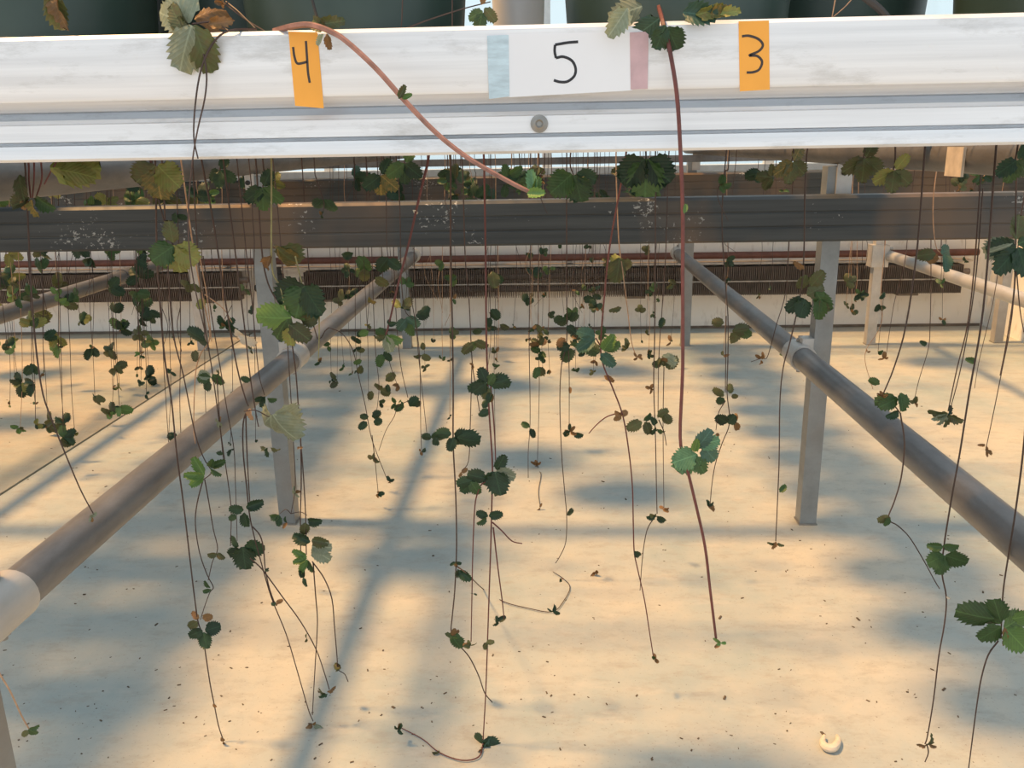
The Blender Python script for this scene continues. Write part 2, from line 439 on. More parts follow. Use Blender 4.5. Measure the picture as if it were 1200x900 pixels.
# ------------------------------------------------------------------ bench top: rail, wire deck
bench = thing('rolling_bench', 'white aluminium greenhouse bench top with deep grooved side rail', 'bench', (0, YF, ZT))
BX0, BX1, BY1 = -3.0, 1.94, 3.78
def onb(o): o.location = -bench.location; return o
prof = [(.6635, .933), (.660, .930), (.660, .8885), (.6608, .8866), (.6760, .8818), (.6775, .8800), (.6920, .8795), (.6920, .8742), (.6740, .8738), (.6722, .8712),
        (.6672, .8700), (.6672, .8578), (.6760, .8572), (.6760, .8552), (.6668, .8546), (.6655, .8510), (.6655, .8450), (.6680, .8430), (.7000, .8430),
        (.7000, .8460), (.6960, .8480), (.6960, .9290), (.7060, .9290), (.7060, .9330)]
rail = onb(MB().extrude_x(prof, BX0, BX1).build('side_rail', 'rail_aluminium', bench))
bp = at(632, 145, .667)
mb = MB().lathe([(0, -.0004), (.0066, -.0004), (.0066, .0012), (.0046, .0016), (.0046, .0034), (.0030, .0042), (.0018, .0030), (0, .0030)], n=20)
mb.v = [(bp.x + x, .667 - z, bp.z + y) for x, y, z in mb.v]
mb.build('bolt', 'bolt_steel', rail)
onb(MB().box((BX0, BY1, .843), (BX1, BY1 + .03, .933)).build('side_rail', 'rail_aluminium', bench, False))
for y in (1.35, 2.15, 2.95): onb(MB().box((BX0, y, .8525), (BX1, y + .02, ZT - .003)).build('deck_bearer', 'roller_steel', bench, False))
wm = MB(); x = BX0 + .02
while x < BX1: wm.box((x, .70, ZT - .003), (x + .0022, BY1, ZT - .0008)); x += .05
y = .72
while y < BY1: wm.box((BX0, y, ZT - .0008), (BX1, y + .0022, ZT + .0014)); y += .10
onb(wm.build('wire_deck', 'wire', bench, False, kind='stuff'))

# ------------------------------------------------------------------ number labels stuck on the rail
YT = YF - .0002
def quad(name, px, mat, parent, y=YT, th=.0003):
    mb = MB(); P = [at(a, b, y) for a, b in px]
    mb.v = [(p.x, y, p.z) for p in P] + [(p.x, y - th, p.z) for p in P]
    mb.f = [(0, 1, 2, 3), (4, 5, 6, 7), (0, 1, 5, 4), (1, 2, 6, 5), (2, 3, 7, 6), (3, 0, 4, 7)]
    o = mb.build(name, mat, parent, False); o.location = -parent.location; return o
def stroke(px, mat, parent, w=.0017, y=YT - .00032):
    mb = MB()
    for line in px:
        mb.ribbon(catmull([at(a, b, y) for a, b in line], 5), w, (0, -1, 0), .00012)
    o = mb.build('numeral', mat, parent, False); o.location = -parent.location; return o
t = thing('number_tape', 'leaning orange tape strip marked four, under the arching pink runner', 'label', at(358, 82, YT))
quad('tape', [(338, 37), (372, 38), (379.5, 127), (346, 124)], 'tape_orange', t)
stroke([[(343.5, 55), (345, 66), (348, 74), (354, 74), (361, 72)]], 'ink', t); stroke([[(358.5, 48), (360, 70), (361, 85), (363, 97)]], 'ink', t)
t = thing('number_tape', 'upright orange tape strip marked three, beside the yellowing curled leaf', 'label', at(883, 65, YT))
quad('tape', [(865.5, 25), (901, 24), (902, 105), (867, 107)], 'tape_orange', t)
stroke([[(869.5, 42.5), (878, 42), (889, 46), (894, 53), (889, 60), (878, 65), (887, 65.5), (893, 72), (890, 81), (883, 84.5), (875, 85)]], 'ink', t)
t = thing('number_card', 'white card with a handwritten 5 taped to the bench rail', 'label', at(668, 75, YT))
quad('card', [(594, 40), (740, 37), (741, 106), (596, 114)], 'card_white', t)
quad('tape', [(571, 42), (596, 41), (597, 113), (573, 116)], 'tape_blue', t, YT - .0004, .0001).__setitem__('label', 'pale blue worn tape')
quad('tape', [(738, 38), (760, 37), (759, 104), (739, 105)], 'tape_pink', t, YT - .0004, .0001).__setitem__('label', 'dusty pink worn tape')
stroke([[(677.5, 49), (665, 50), (650.5, 52.5)], [(650.5, 52.5), (650, 60), (651.5, 68)], [(651.5, 68), (660, 66.5), (670, 71), (674.5, 80), (673, 89), (665, 95.5), (656, 96), (649, 94)]], 'ink_black', t, .0019)

# ------------------------------------------------------------------ leaf meshes
def leaflet_mesh(name, mat, width=.80, fold=.18, curl=-.15, teeth=7, wave=.03, seed=0, side=0.0):
    rnd = random.Random(seed); rows = teeth * 2; mb = MB(); cols = (-1, -.55, 0, .55, 1)
    for i in range(rows + 1):
        t = i / rows
        w = width / 2 * (math.sin(math.pi * min(1, t ** .82 * .93 + .015)) ** .62)
        if i == rows: w *= .35
        tooth = 1.0 if i % 2 else .80
        if t < .28: tooth = .95
        for v in cols:
            vv = v * (tooth if abs(v) == 1 else 1)
            y = w * vv; x = t + (.07 * abs(v) ** 2 * (1 if i % 2 else -.3) if 0 < i < rows else 0)
            a = abs(y)
            z = fold * a + side * y * abs(y) * 2 + curl * t * t + wave * math.sin(9 * t + 3 * v + seed) * (abs(v)) + rnd.uniform(-.008, .008)
            if t > .8 and abs(v) == 1: x -= .04 * (t - .8) * 5
            mb.v.append((x, y, z))
    n = len(cols)
    for i in range(rows):
        for j in range(n - 1):
            a = i * n + j; mb.f.append((a, a + 1, a + n + 1, a + n))
    m = mb.mesh(name, mat, False)
    m.polygons.foreach_set('use_smooth', [True] * len(m.polygons))
    return m
SHAPES = dict(flat=dict(fold=.12, curl=-.10), fold=dict(fold=.75, curl=-.15, width=.72), droop=dict(fold=-.25, curl=-.50),
              dome=dict(fold=-.55, curl=-.45, width=.95, side=-.25), wilt=dict(fold=-.95, curl=-.55, width=1.0, wave=.07),
              young=dict(fold=1.0, curl=.12, width=.55, teeth=6, wave=.02), crisp=dict(fold=.8, curl=-.45, width=.5, teeth=5, wave=.09),
              lobe=dict(fold=.05, curl=-.08, width=1.05, teeth=8))
LM = {}
def leaflet(shape, mat):
    k = (shape, mat)
    if k not in LM: LM[k] = leaflet_mesh('leaflet_' + shape, mat, seed=len(LM), **SHAPES[shape])
    return LM[k]
def put_leaflet(parent, base, length, ang, shape, mat, yaw=0.0, tip=0.0, name='leaflet'):
    # leaflet springing from base; ang is its direction in the vertical plane facing the aisle (0 right, 90 up); yaw swings the blade out of that plane, tip rolls it about its midrib
    a = math.radians(ang)
    d = Vector((math.cos(a), 0, math.sin(a))); nrm = Vector((0, -1, 0))
    side = nrm.cross(d)
    M = Matrix((d, side, nrm)).transposed()
    M = M @ Matrix.Rotation(math.radians(yaw), 3, 'Y') @ Matrix.Rotation(math.radians(tip), 3, 'X')
    o = link(name, leaflet(shape, mat), parent)
    o.matrix_local = Matrix.Translation(base - parent.location) @ M.to_4x4() @ Matrix.Scale(length, 4)
    return o
RL = random.Random(21)
def trifoliate(parent, base, s, ang, mat, shape='flat', spread=62, tilt=None, n=3):
    yb = RL.uniform(-35, 25) if tilt is None else tilt
    for k, da in enumerate((0, spread, -spread)[:n]):
        put_leaflet(parent, base, s * (1 if k == 0 else .92) * RL.uniform(.92, 1.05), ang + da + RL.uniform(-8, 8), shape, mat, yb + RL.uniform(-18, 18), RL.uniform(-25, 25))
def budtuft(parent, base, s, mat, n=3):
    for k in range(n):
        put_leaflet(parent, base, s * RL.uniform(.7, 1.15), RL.uniform(0, 360), RL.choice(('young', 'fold', 'droop')), mat if RL.random() < .75 else 'leaf_brown', RL.uniform(-50, 50), RL.uniform(-50, 50))

# ------------------------------------------------------------------ strawberry pots on the deck
pot_mesh = MB().lathe([(0, 0), (.084, 0), (.088, .004), (.101, .178), (.107, .180), (.108, .205), (.1035, .206), (.100, .196), (.0985, .17)], n=36).mesh('pot_wall', 'pot_plastic')
soil_mesh = MB().lathe([(.0985, .168), (.07, .176), (.03, .180), (0, .178)], n=20).mesh('soil', 'soil')
pet_mesh = MB().tube([(0, 0, 0), (.05, 0, .5), (.22, 0, 1.0)], [.016, .013, .010], 5).mesh('leaf_stalk', 'stem_red')
RP = random.Random(5)
def potted(x, y, label, nl=6, group='green pots on the bench'):
    t = thing('strawberry_pot', label, 'potted plant', (x, y, ZT + .0016), group)
    link('pot', pot_mesh, t); link('soil', soil_mesh, t)
    for k in range(nl):
        a = k * 6.283 / nl + RP.uniform(-.3, .3); h = RP.uniform(.07, .14)
        p = link('leaf_stalk', pet_mesh, t); p.scale = (h * 1.6, h * 1.6, h); p.rotation_euler = (0, 0, a); p.location = (.02 * math.cos(a), .02 * math.sin(a), .174)
        b_ = Vector((.02 * math.cos(a), .02 * math.sin(a), .174 + h)) + Vector((math.cos(a), math.sin(a), 0)) * .22 * h * 1.6
        for da in (0, 1.1, -1.1):
            l = link('leaflet', leaflet('flat', RP.choice(('leaf_mid', 'leaf_mid', 'leaf_olive', 'leaf_dark'))), t)
            l.location = b_; l.scale = (.064,) * 3; l.rotation_euler = Euler((RP.uniform(-.2, .2), RP.uniform(-.1, .4), a + da), 'XYZ')
    return t
FRONT_LABELS = ('dark green pot behind the rail beside the dangling brown-edged leaf', 'dark green pot behind the orange tape marked four', 'dark green pot behind the leafy crown of the long red runner', 'dark green pot behind the plain rail beyond the black hose')
FRONT = [(-.447, .802), (-.165, .800), (.112, .800), (.452, .805)]
for (x, y), lb in zip(FRONT, FRONT_LABELS): potted(x, y, lb, 6, 'front row of green pots')
for x, y, lb in ((-.318, .965, 'dark green pot set back behind the wilted leaf cluster'), (.282, .948, 'dark green pot set back behind the black hose')): potted(x, y, lb, 9, 'second row of green pots')
y = 1.168
while y < 3.6: potted(.205 + RP.uniform(-.004, .004), y, 'dark green strawberry pot in the long packed row, added unseen to shade the floor', 10, 'added packed row of unseen green pots'); y += .2175  # row out of view, added so its shadow makes the dark floor band
spots = [(xx + RP.uniform(-.01, .01), yy) for xx in (-1.30, -1.525) for yy in np.arange(.95, 3.6, .2175)] + [(-.62, 2.25), (-.95, 2.95), (-.30, 3.2), (-.82, 1.65), (-.35, 2.0), (-.95, 3.5), (-.70, 3.0),
         (-2.2, 1.3), (-.72, .85), (-2.1, 1.75), (-2.3, 2.6), (-2.6, 3.2), (-2.6, 1.2), (-2.7, 2.1), (1.0, 3.3), (1.3, 1.3), (1.5, 2.2), (1.55, 3.4)]
for x, y in spots: potted(x, y, 'dark green strawberry pot among the scattered pots, added unseen to shade the floor', 6, 'added scattered unseen green pots')  # columns and single pots out of view, added to shade and dapple the floor
a = at(577, 10, .93); b_ = at(638, 10, .93); wc = (a.x + b_.x) / 2; wr = (b_.x - a.x) / 2
t = thing('white_pot', 'small white plastic pot between two dark green pots', 'pot', (wc, .93, ZT + .0016))
MB().lathe([(0, 0), (wr * .82, 0), (wr * .85, .004), (wr * 1.1, .19), (wr * 1.18, .192), (wr * 1.18, .21), (wr * 1.12, .21), (wr * 1.05, .19), (0, .185)], n=32).build('pot', 'white_plastic', t)
MB().lathe([(wr * 1.04, .191), (0, .195)], n=20).build('soil', 'soil', t)
for k in range(4): put_leaflet(t, Vector((wc, .93, ZT + .195)), .05, 30 + k * 40, 'flat', 'leaf_mid', RL.uniform(-40, 40))
t = link('drip_tube', None, None, label='thin black drip tube curving down beside a green pot', category='tube'); t.location = at(370, 26, .70)
o = MB().tube(catmull([at(360, -20, .685), at(366, 0, .685), at(370, 15, .687), at(374, 27, .692), at(376, 34, .6925)], 4), .0011, 6).build('tube', 'dark_rubber', t); o.location = -t.location
t = link('drip_tube', None, None, label='thick black hose leaning on the dark pots behind the rail', category='tube'); t.location = at(1030, 12, .69)
o = MB().tube(catmull([at(985, -30, .690), at(1010, -6, .690), at(1030, 10, .690), at(1044, 26, .692)], 4), .0028, 8).build('hose', 'dark_rubber', t); o.location = -t.location

# ------------------------------------------------------------------ hanging runners
RR = random.Random(11)
def runner(label, d, th, mat, strands, leaves=(), group=None, hang=True, cat='runner'):
    """strands: list of pixel paths (top to tip); a third item sets another depth or 'f' for lying on the floor.
    leaves: (x, y, size_px, angle, shape, material[, count]) ; shape 'tuft' = cluster of tiny young leaves, 'tri:<shape>' = trifoliate leaf."""
    def pos(q, lift=.003):
        if len(q) > 2 and q[2] == 'f': return ground(q[0], q[1], lift)
        p = at(q[0], q[1], q[2] if len(q) > 2 else d)
        if p.z < lift: p = ground(q[0], q[1], lift)
        return p
    first = pos(strands[0][0])
    root = thing('strawberry_runner', label, cat, (first.x, first.y, ZT if hang else first.z), group)
    for k, s in enumerate(strands):
        P = [pos(q) for q in s]
        if hang and k == 0 and P[0].z < ZT - .004:
            P = [Vector((P[0].x + RR.uniform(-.004, .004), P[0].y, ZT - .001))] + P
        C = catmull(P, 4)
        t_ = th if k == 0 else th * .82
        n = len(C); rr = [t_ * 1.15 / 2000 * (1.0 - .35 * i / n) for i in range(n)]
        o = MB().tube(C, rr, 5).build('stem', mat, root); o.location = -root.location
    for L in leaves:
        x, y, s, ang, shape, lm = L[:6]; n = L[6] if len(L) > 6 else 3
        dd = d if not (len(L) > 7) else L[7]
        p = at(x, y, dd)
        if p.z < .006: p = ground(x, y, .006)
        p.y -= .002
        size = s * p.y / FPX * 1.03
        if shape == 'tuft': budtuft(root, p, size, lm, n)
        elif shape.startswith('tri:'): trifoliate(root, p, size, ang, lm, shape[4:], n=n)
        else: put_leaflet(root, p, size, ang, shape, lm, RL.uniform(-25, 25), RL.uniform(-20, 20))
    return root
T = 'tuft'
# --- in front of the rail
r = runner('long red runner hanging over the rail front with fresh green leaves', .632, 3.0, 'stem_red',
       [[(772, 8, .70), (777, 26, .652), (785, 60, .648), (793, 110, .645), (797, 170, .642), (800, 245, .638), (800, 330, .635), (800, 430), (797, 512), (803, 540), (815, 590), (826, 640), (832, 690), (839, 748)]],
       [(815, 532, 30, 195, 'lobe', 'leaf_fresh'), (815, 530, 36, 232, 'lobe', 'leaf_fresh'), (814, 534, 26, 300, 'flat', 'leaf_mid'), (815, 524, 26, 55, 'droop', 'leaf_teal'), (818, 520, 27, 10, 'flat', 'leaf_fresh'), (823, 522, 30, 310, 'flat', 'leaf_teal'),
        (813, 528, 20, 80, 'young', 'leaf_bright'), (801, 250, 11, 80, 'young', 'leaf_bright'), (844, 752, 9, -60, T, 'leaf_bright', 4),
        (779, 30, 26, 250, 'flat', 'leaf_dark', 1, .645), (782, 32, 28, 300, 'lobe', 'leaf_dark', 1, .645), (772, 22, 34, 215, 'flat', 'leaf_teal', 1, .655), (752, 8, 36, 195, 'droop', 'leaf_pale', 1, .655), (735, 10, 34, 235, 'fold', 'leaf_pale', 1, .65),
        (800, 15, 36, 350, 'fold', 'leaf_teal', 1, .66), (815, 18, 30, 10, 'crisp', 'leaf_yellow', 1, .655), (830, 20, 28, 20, 'crisp', 'leaf_gold', 1, .655), (843, 18, 24, 15, 'crisp', 'leaf_yellow', 1, .655)], hang=False)
r = runner('thick pinkish runner arching outward from the bench rail to a green bud', .62, 4.1, 'stem_pink',
       [[(322, 36, .672), (340, 31, .655), (362, 29, .645), (385, 36, .635), (405, 48, .63), (440, 80, .62), (474, 118, .61), (510, 155, .60), (545, 183, .592), (580, 204, .586), (608, 219, .582), (626, 227, .58)]],
       [(626, 226, 26, 95, 'young', 'leaf_fresh', 1, .58), (624, 227, 20, 70, 'young', 'leaf_bright', 1, .58), (618, 227, 24, 0, 'young', 'leaf_bright', 1, .58), (468, 116, 16, 60, 'young', 'leaf_olive', 1, .605),
        (472, 116, 12, 20, 'young', 'leaf_bright', 1, .605), (384, 34, 24, 150, 'fold', 'leaf_olive', 1, .65), (372, 30, 30, 10, 'crisp', 'leaf_olive', 1, .65), (384, 40, 18, 270, 'crisp', 'leaf_brown', 1, .636), (380, 40, 14, 240, 'young', 'leaf_pale', 1, .636)], hang=False)
r = runner('wilted leaf cluster slumped over the bench rail with two wiry runners', .652, 1.5, 'stem_brown',
       [[(300, 34, .68), (268, 36, .654), (250, 50, .652), (236, 80, .650), (229, 120, .649), (227, 160, .648), (232, 186, .648)],
        [(228, 28, .66), (236, 52, .652), (242, 85, .650), (240, 115, .649), (232, 150, .648), (226, 185, .646), (221, 240, .645), (222, 295, .645), (230, 345, .646), (243, 400, .648)],
        [(265, 2, .70), (280, 14, .69), (300, 34, .68)], [(262, 3, .70), (290, 24, .69), (310, 36, .685)], [(225, 28, .65), (250, 26, .66), (268, 36, .655)]],
       [(226, 30, 46, 248, 'wilt', 'leaf_pale', 1, .645), (224, 32, 48, 222, 'wilt', 'leaf_olive', 1, .645), (228, 30, 46, 285, 'droop', 'leaf_olive', 1, .648), (222, 28, 44, 110, 'wilt', 'leaf_pale', 1, .66), (218, 26, 44, 165, 'droop', 'leaf_pale', 1, .66),
        (230, 24, 36, 40, 'wilt', 'leaf_brown', 1, .67), (215, 34, 30, 120, 'flat', 'leaf_olive', 1, .655), (245, 30, 26, 10, 'crisp', 'leaf_brown', 1, .66), (262, 4, 8, 90, T, 'leaf_brown', 4, .70)], hang=False)
r = runner('folded leaf with brown edge dangling before a dark green pot', .672, 1.2, 'stem_green', [[(62, -14), (63, -4), (64, 2)]],
       [(64, -6, 36, 268, 'fold', 'leaf_olive'), (66, -4, 32, 275, 'crisp', 'leaf_brown')], hang=False)
r = runner('two thin orange runners meeting at the rail edge beside the hose', .69, 1.0, 'stem_tan', [[(982, -20), (978, 4), (975, 20, .694)], [(1010, -16), (992, 6), (976, 20, .694)]], hang=False)
r = runner('wiry brown runner trailing behind the rail past two green pots', .70, 1.1, 'stem_brown', [[(474, 34, .693), (500, 24, .693), (540, 11, .693), (575, 2, .693)], [(472, -10, .692), (471, 20, .692), (470, 32, .693)], [(530, -10, .692), (530, 32, .693)]],
       [(566, 14, 18, 200, 'flat', 'leaf_mid', 1, .69), (566, 16, 20, 250, 'flat', 'leaf_mid', 1, .69), (568, 10, 18, 310, 'flat', 'leaf_olive', 1, .69), (564, 6, 14, 60, 'crisp', 'leaf_brown', 1, .69)], hang=False)
# --- left cluster
runner('dark runner by the pale pipe collar ending in lobed leaves over the sunlit floor', 1.06, 2.2, 'stem_brown',
       [[(182, 190), (184, 300), (188, 360), (193, 420), (201, 470), (207, 530), (215, 590), (222, 650), (228, 700), (232, 728), (238, 748), (246, 800), (251, 825), (256, 850), (262, 868)]],
       [(238, 738, 20, 200, 'flat', 'leaf_dark'), (239, 740, 22, 285, 'lobe', 'leaf_dark'), (241, 738, 20, 5, 'lobe', 'leaf_dark'), (232, 728, 18, 215, 'flat', 'leaf_olive'), (234, 724, 14, 150, 'flat', 'leaf_brown'), (238, 724, 16, 20, 'flat', 'leaf_brown'),
        (250, 824, 6, 0, T, 'leaf_brown', 2), (262, 868, 7, 60, T, 'leaf_brown', 3), (201, 435, 8, 0, T, 'leaf_dark', 3)])
runner('slender runner with two bright green spiky young leaves near the collared brace pipe', 1.08, 1.9, 'stem_brown',
       [[(190, 190), (196, 300), (203, 390), (215, 440), (228, 505), (238, 535), (249, 553)], [(238, 562), (231, 590), (229, 615), (234, 648), (243, 674), (250, 688), (246, 694), (240, 710), (235, 726)], [(240, 562), (245, 590), (250, 620), (255, 643), (249, 658), (244, 680)], [(249, 553), (244, 558), (238, 562)]],
       [(240, 556, 26, 120, 'young', 'leaf_bright'), (240, 557, 24, 170, 'young', 'leaf_bright'), (240, 557, 22, 215, 'young', 'leaf_bright'), (247, 546, 18, 60, 'young', 'leaf_mid'), (247, 547, 20, 20, 'young', 'leaf_mid'), (247, 548, 18, -20, 'young', 'leaf_mid'),
        (254, 530, 8, 90, T, 'leaf_dark', 2), (255, 648, 13, 190, 'fold', 'leaf_olive'), (255, 648, 12, 330, 'fold', 'leaf_olive'), (247, 688, 13, 110, 'young', 'leaf_mid'), (248, 690, 12, 200, 'young', 'leaf_mid')])
runner('pair of runners beside the collared pipe joining in one broad dark leaf', 1.12, 1.7, 'stem_brown',
       [[(226, 190), (232, 300), (240, 380), (248, 430), (255, 480), (262, 530), (268, 570), (271, 600), (270, 640)], [(238, 300), (248, 370), (258, 430), (266, 480), (274, 525), (276, 570), (278, 634)], [(254, 440), (258, 500), (262, 540)]],
       [(284, 644, 24, 205, 'flat', 'leaf_dark'), (285, 640, 30, 275, 'lobe', 'leaf_dark'), (287, 640, 26, 350, 'lobe', 'leaf_dark'), (280, 640, 18, 140, 'flat', 'leaf_dark'), (247, 440, 18, 200, 'flat', 'leaf_mid'), (248, 442, 18, 160, 'fold', 'leaf_pale'), (250, 438, 18, 300, 'flat', 'leaf_mid'), (246, 446, 16, 240, 'flat', 'leaf_dark'),
        (258, 494, 9, 0, T, 'leaf_pale', 3), (271, 526, 8, 200, T, 'leaf_dark', 3), (258, 436, 7, 0, T, 'leaf_olive', 3)])
runner('longest slanting runner reaching the floor past the broad dark leaf, tip pale', 1.10, 2.3, 'stem_brown',
       [[(236, 186), (250, 260), (262, 340), (272, 400), (280, 440), (288, 468), (291, 476)], [(290, 480), (285, 496), (285, 530), (289, 570), (292, 600), (297, 625), (305, 655), (318, 700), (335, 742), (348, 785), (358, 820), (363, 836), (367, 845)],
        [(288, 484), (289, 520), (291, 560), (293, 592)], [(296, 617), (305, 628), (309, 645), (311, 668), (316, 690), (322, 707)], [(293, 654), (308, 668), (330, 698), (352, 728), (370, 760), (380, 788), (386, 808)]],
       [(293, 478, 16, 270, 'crisp', 'dry_tan'), (289, 594, 22, 12, 'fold', 'leaf_dark'), (286, 597, 18, 165, 'flat', 'leaf_dark'), (287, 600, 20, 275, 'fold', 'leaf_dark'), (278, 604, 12, 200, 'flat', 'leaf_dark'), (280, 393, 26, 320, 'crisp', 'stem_white'), (276, 385, 18, 290, 'crisp', 'stem_white'),
        (311, 668, 6, 0, T, 'leaf_dark', 2), (324, 706, 9, 30, T, 'leaf_dark', 3), (360, 747, 7, 240, T, 'leaf_olive', 2), (382, 812, 11, 150, 'crisp', 'leaf_olive'), (384, 812, 12, 200, 'crisp', 'leaf_dark'), (384, 810, 12, 20, 'crisp', 'leaf_brown'), (366, 848, 9, 200, T, 'leaf_brown', 3), (368, 847, 15, 330, 'young', 'leaf_pale')])
runner('runner ending in a big grey wilted leaf beside the square mid post', 1.02, 1.9, 'stem_brown',
       [[(262, 190), (275, 290), (285, 370), (293, 440), (300, 485), (303, 500)], [(286, 482), (300, 481), (314, 488), (318, 486)]],
       [(318, 486, 44, 250, 'wilt', 'leaf_pale'), (318, 487, 42, 222, 'wilt', 'leaf_pale'), (320, 485, 40, 298, 'wilt', 'leaf_pale'), (322, 485, 36, 318, 'wilt', 'leaf_pale'), (312, 524, 13, 200, 'crisp', 'leaf_olive'), (314, 524, 14, 260, 'crisp', 'leaf_dark'), (318, 524, 13, 320, 'crisp', 'leaf_olive'), (294, 446, 12, 150, 'flat', 'leaf_dark')])
runner('short runner tipped with a dark tuft beside the brace pipe with the pale collar', 1.16, 1.6, 'stem_brown', [[(278, 190), (288, 290), (296, 360), (303, 435), (310, 463)]],
       [(311, 464, 15, 250, 'young', 'leaf_dark'), (311, 465, 14, 200, 'young', 'leaf_dark'), (314, 467, 15, 10, 'young', 'leaf_mid')])
runner('runner crossing the mid post with an arched tip and a silvery leaf', 1.14, 2.2, 'stem_brown',
       [[(300, 190), (306, 285), (312, 325), (322, 348), (335, 362), (341, 395), (347, 440), (351, 500), (355, 550), (358, 600), (359, 650)], [(366, 658), (380, 678), (389, 702), (392, 735), (395, 770), (396, 784), (404, 790), (408, 799)], [(367, 660), (370, 700), (372, 730), (369, 785), (366, 838)], [(352, 500), (353, 560), (352, 610), (353, 672)]],
       [(360, 652, 20, 150, 'young', 'leaf_bright'), (360, 653, 18, 195, 'young', 'leaf_bright'), (361, 655, 20, 240, 'young', 'leaf_bright'), (362, 656, 18, 290, 'young', 'leaf_mid'), (366, 640, 26, 0, 'flat', 'leaf_pale'), (366, 642, 28, 325, 'flat', 'leaf_pale'), (364, 634, 24, 160, 'fold', 'leaf_dark'),
        (366, 632, 22, 350, 'fold', 'leaf_olive'), (362, 610, 20, 10, 'fold', 'leaf_dark'), (358, 612, 18, 260, 'flat', 'leaf_olive'), (356, 676, 11, 0, T, 'leaf_dark', 3), (400, 782, 11, 30, T, 'leaf_olive', 4), (352, 524, 6, 0, T, 'leaf_brown', 2)])
runner('thin runner with leaves spread at the foot of a square mid post', 1.5, 1.9, 'stem_brown', [[(330, 300), (338, 420), (344, 520), (346, 570), (341, 602)], [(341, 602), (335, 597), (328, 602)], [(341, 602), (352, 600), (360, 604)]],
       [(328, 603, 16, 200, 'fold', 'leaf_mid'), (328, 604, 14, 260, 'flat', 'leaf_dark'), (346, 577, 8, 0, T, 'leaf_pale', 4), (337, 612, 8, 0, T, 'leaf_dark', 2)])
runner('leafy runner with one large dark green leaf and a shiny bright one', .98, 2.0, 'stem_green',
       [[(318, 190), (318, 290), (320, 320), (328, 335), (334, 360), (342, 395)], [(346, 300), (352, 325), (355, 338)], [(374, 362), (374, 395), (373, 425)]],
       [(357, 334, 42, 250, 'lobe', 'leaf_mid'), (358, 335, 40, 205, 'lobe', 'leaf_dark'), (357, 336, 40, 305, 'lobe', 'leaf_dark'), (342, 372, 40, 180, 'dome', 'leaf_bright'), (340, 370, 38, 230, 'droop', 'leaf_mid'), (338, 384, 24, 270, 'flat', 'leaf_yellow'), (340, 380, 30, 320, 'flat', 'leaf_olive'),
        (325, 288, 34, 262, 'wilt', 'leaf_gold'), (325, 290, 34, 300, 'wilt', 'leaf_olive'), (318, 300, 26, 230, 'crisp', 'leaf_brown'), (375, 424, 10, 0, T, 'leaf_dark', 3), (374, 370, 26, 200, 'fold', 'leaf_olive')])
runner('runner with a broad yellow-green lobed leaf hanging before the dark beam', .86, 1.9, 'stem_brown', [[(178, 190), (186, 235), (196, 270), (204, 290)]],
       [(205, 287, 34, 270, 'lobe', 'leaf_yellow'), (204, 288, 30, 215, 'lobe', 'leaf_mid'), (207, 288, 30, 320, 'lobe', 'leaf_yellow'), (204, 284, 26, 90, 'flat', 'leaf_olive')])
runner('runner with a green leaf turning gold at its tip under the rail', .80, 1.8, 'stem_red', [[(176, 188), (181, 200), (186, 214)]],
       [(184, 195, 40, 262, 'lobe', 'leaf_gold'), (183, 194, 34, 215, 'lobe', 'leaf_olive'), (186, 194, 34, 315, 'lobe', 'leaf_yellow')])
runner('runner with one wide lime leaf just below the bench rail', .78, 1.6, 'stem_red', [[(66, 186), (60, 200), (52, 216)]],
       [(60, 197, 50, 0, 'dome', 'leaf_yellow'), (72, 199, 34, 350, 'droop', 'leaf_yellow')])
runner('red-stalked young plantlet tucked under the rail by the roller pipe', .84, 2.0, 'stem_red', [[(33, 188), (34, 210), (36, 232)], [(40, 188), (40, 210), (38, 232)], [(48, 188), (49, 210), (42, 232)]],
       [(36, 232, 26, 200, 'fold', 'leaf_olive'), (38, 234, 24, 260, 'crisp', 'leaf_gold'), (44, 232, 26, 330, 'fold', 'leaf_mid'), (24, 205, 30, 280, 'flat', 'leaf_olive'), (30, 232, 12, 0, T, 'leaf_brown', 4)])
runner('bare dark runner slanting across the collared brace pipe to a tiny bud', .88, 1.9, 'stem_brown', [[(30, 200), (38, 360), (48, 450), (60, 490), (80, 540), (95, 575), (110, 603)]], [(108, 605, 9, 240, T, 'leaf_pale', 4)])
runner('short runner with one small toothed leaf beside the collared front post', .70, 1.9, 'stem_tan', [[(-30, 700), (-10, 770), (12, 810), (25, 838), (34, 854)]], [(35, 853, 15, 300, 'flat', 'leaf_mid'), (36, 852, 13, 10, 'fold', 'leaf_mid'), (34, 854, 12, 230, 'flat', 'leaf_olive')], hang=True)
runner('tan curved runner looping beside the pale outer post', 1.2, 1.9, 'stem_tan', [[(228, 300), (238, 350), (246, 395), (235, 415), (229, 440), (227, 500), (229, 520)], [(240, 345), (262, 362), (272, 378)], [(234, 300), (243, 350), (248, 400)]],
       [(240, 398, 22, 150, 'dome', 'leaf_dark'), (240, 396, 20, 210, 'dome', 'leaf_dark'), (230, 410, 14, 260, 'flat', 'leaf_olive'), (233, 362, 14, 60, 'flat', 'leaf_yellow')])
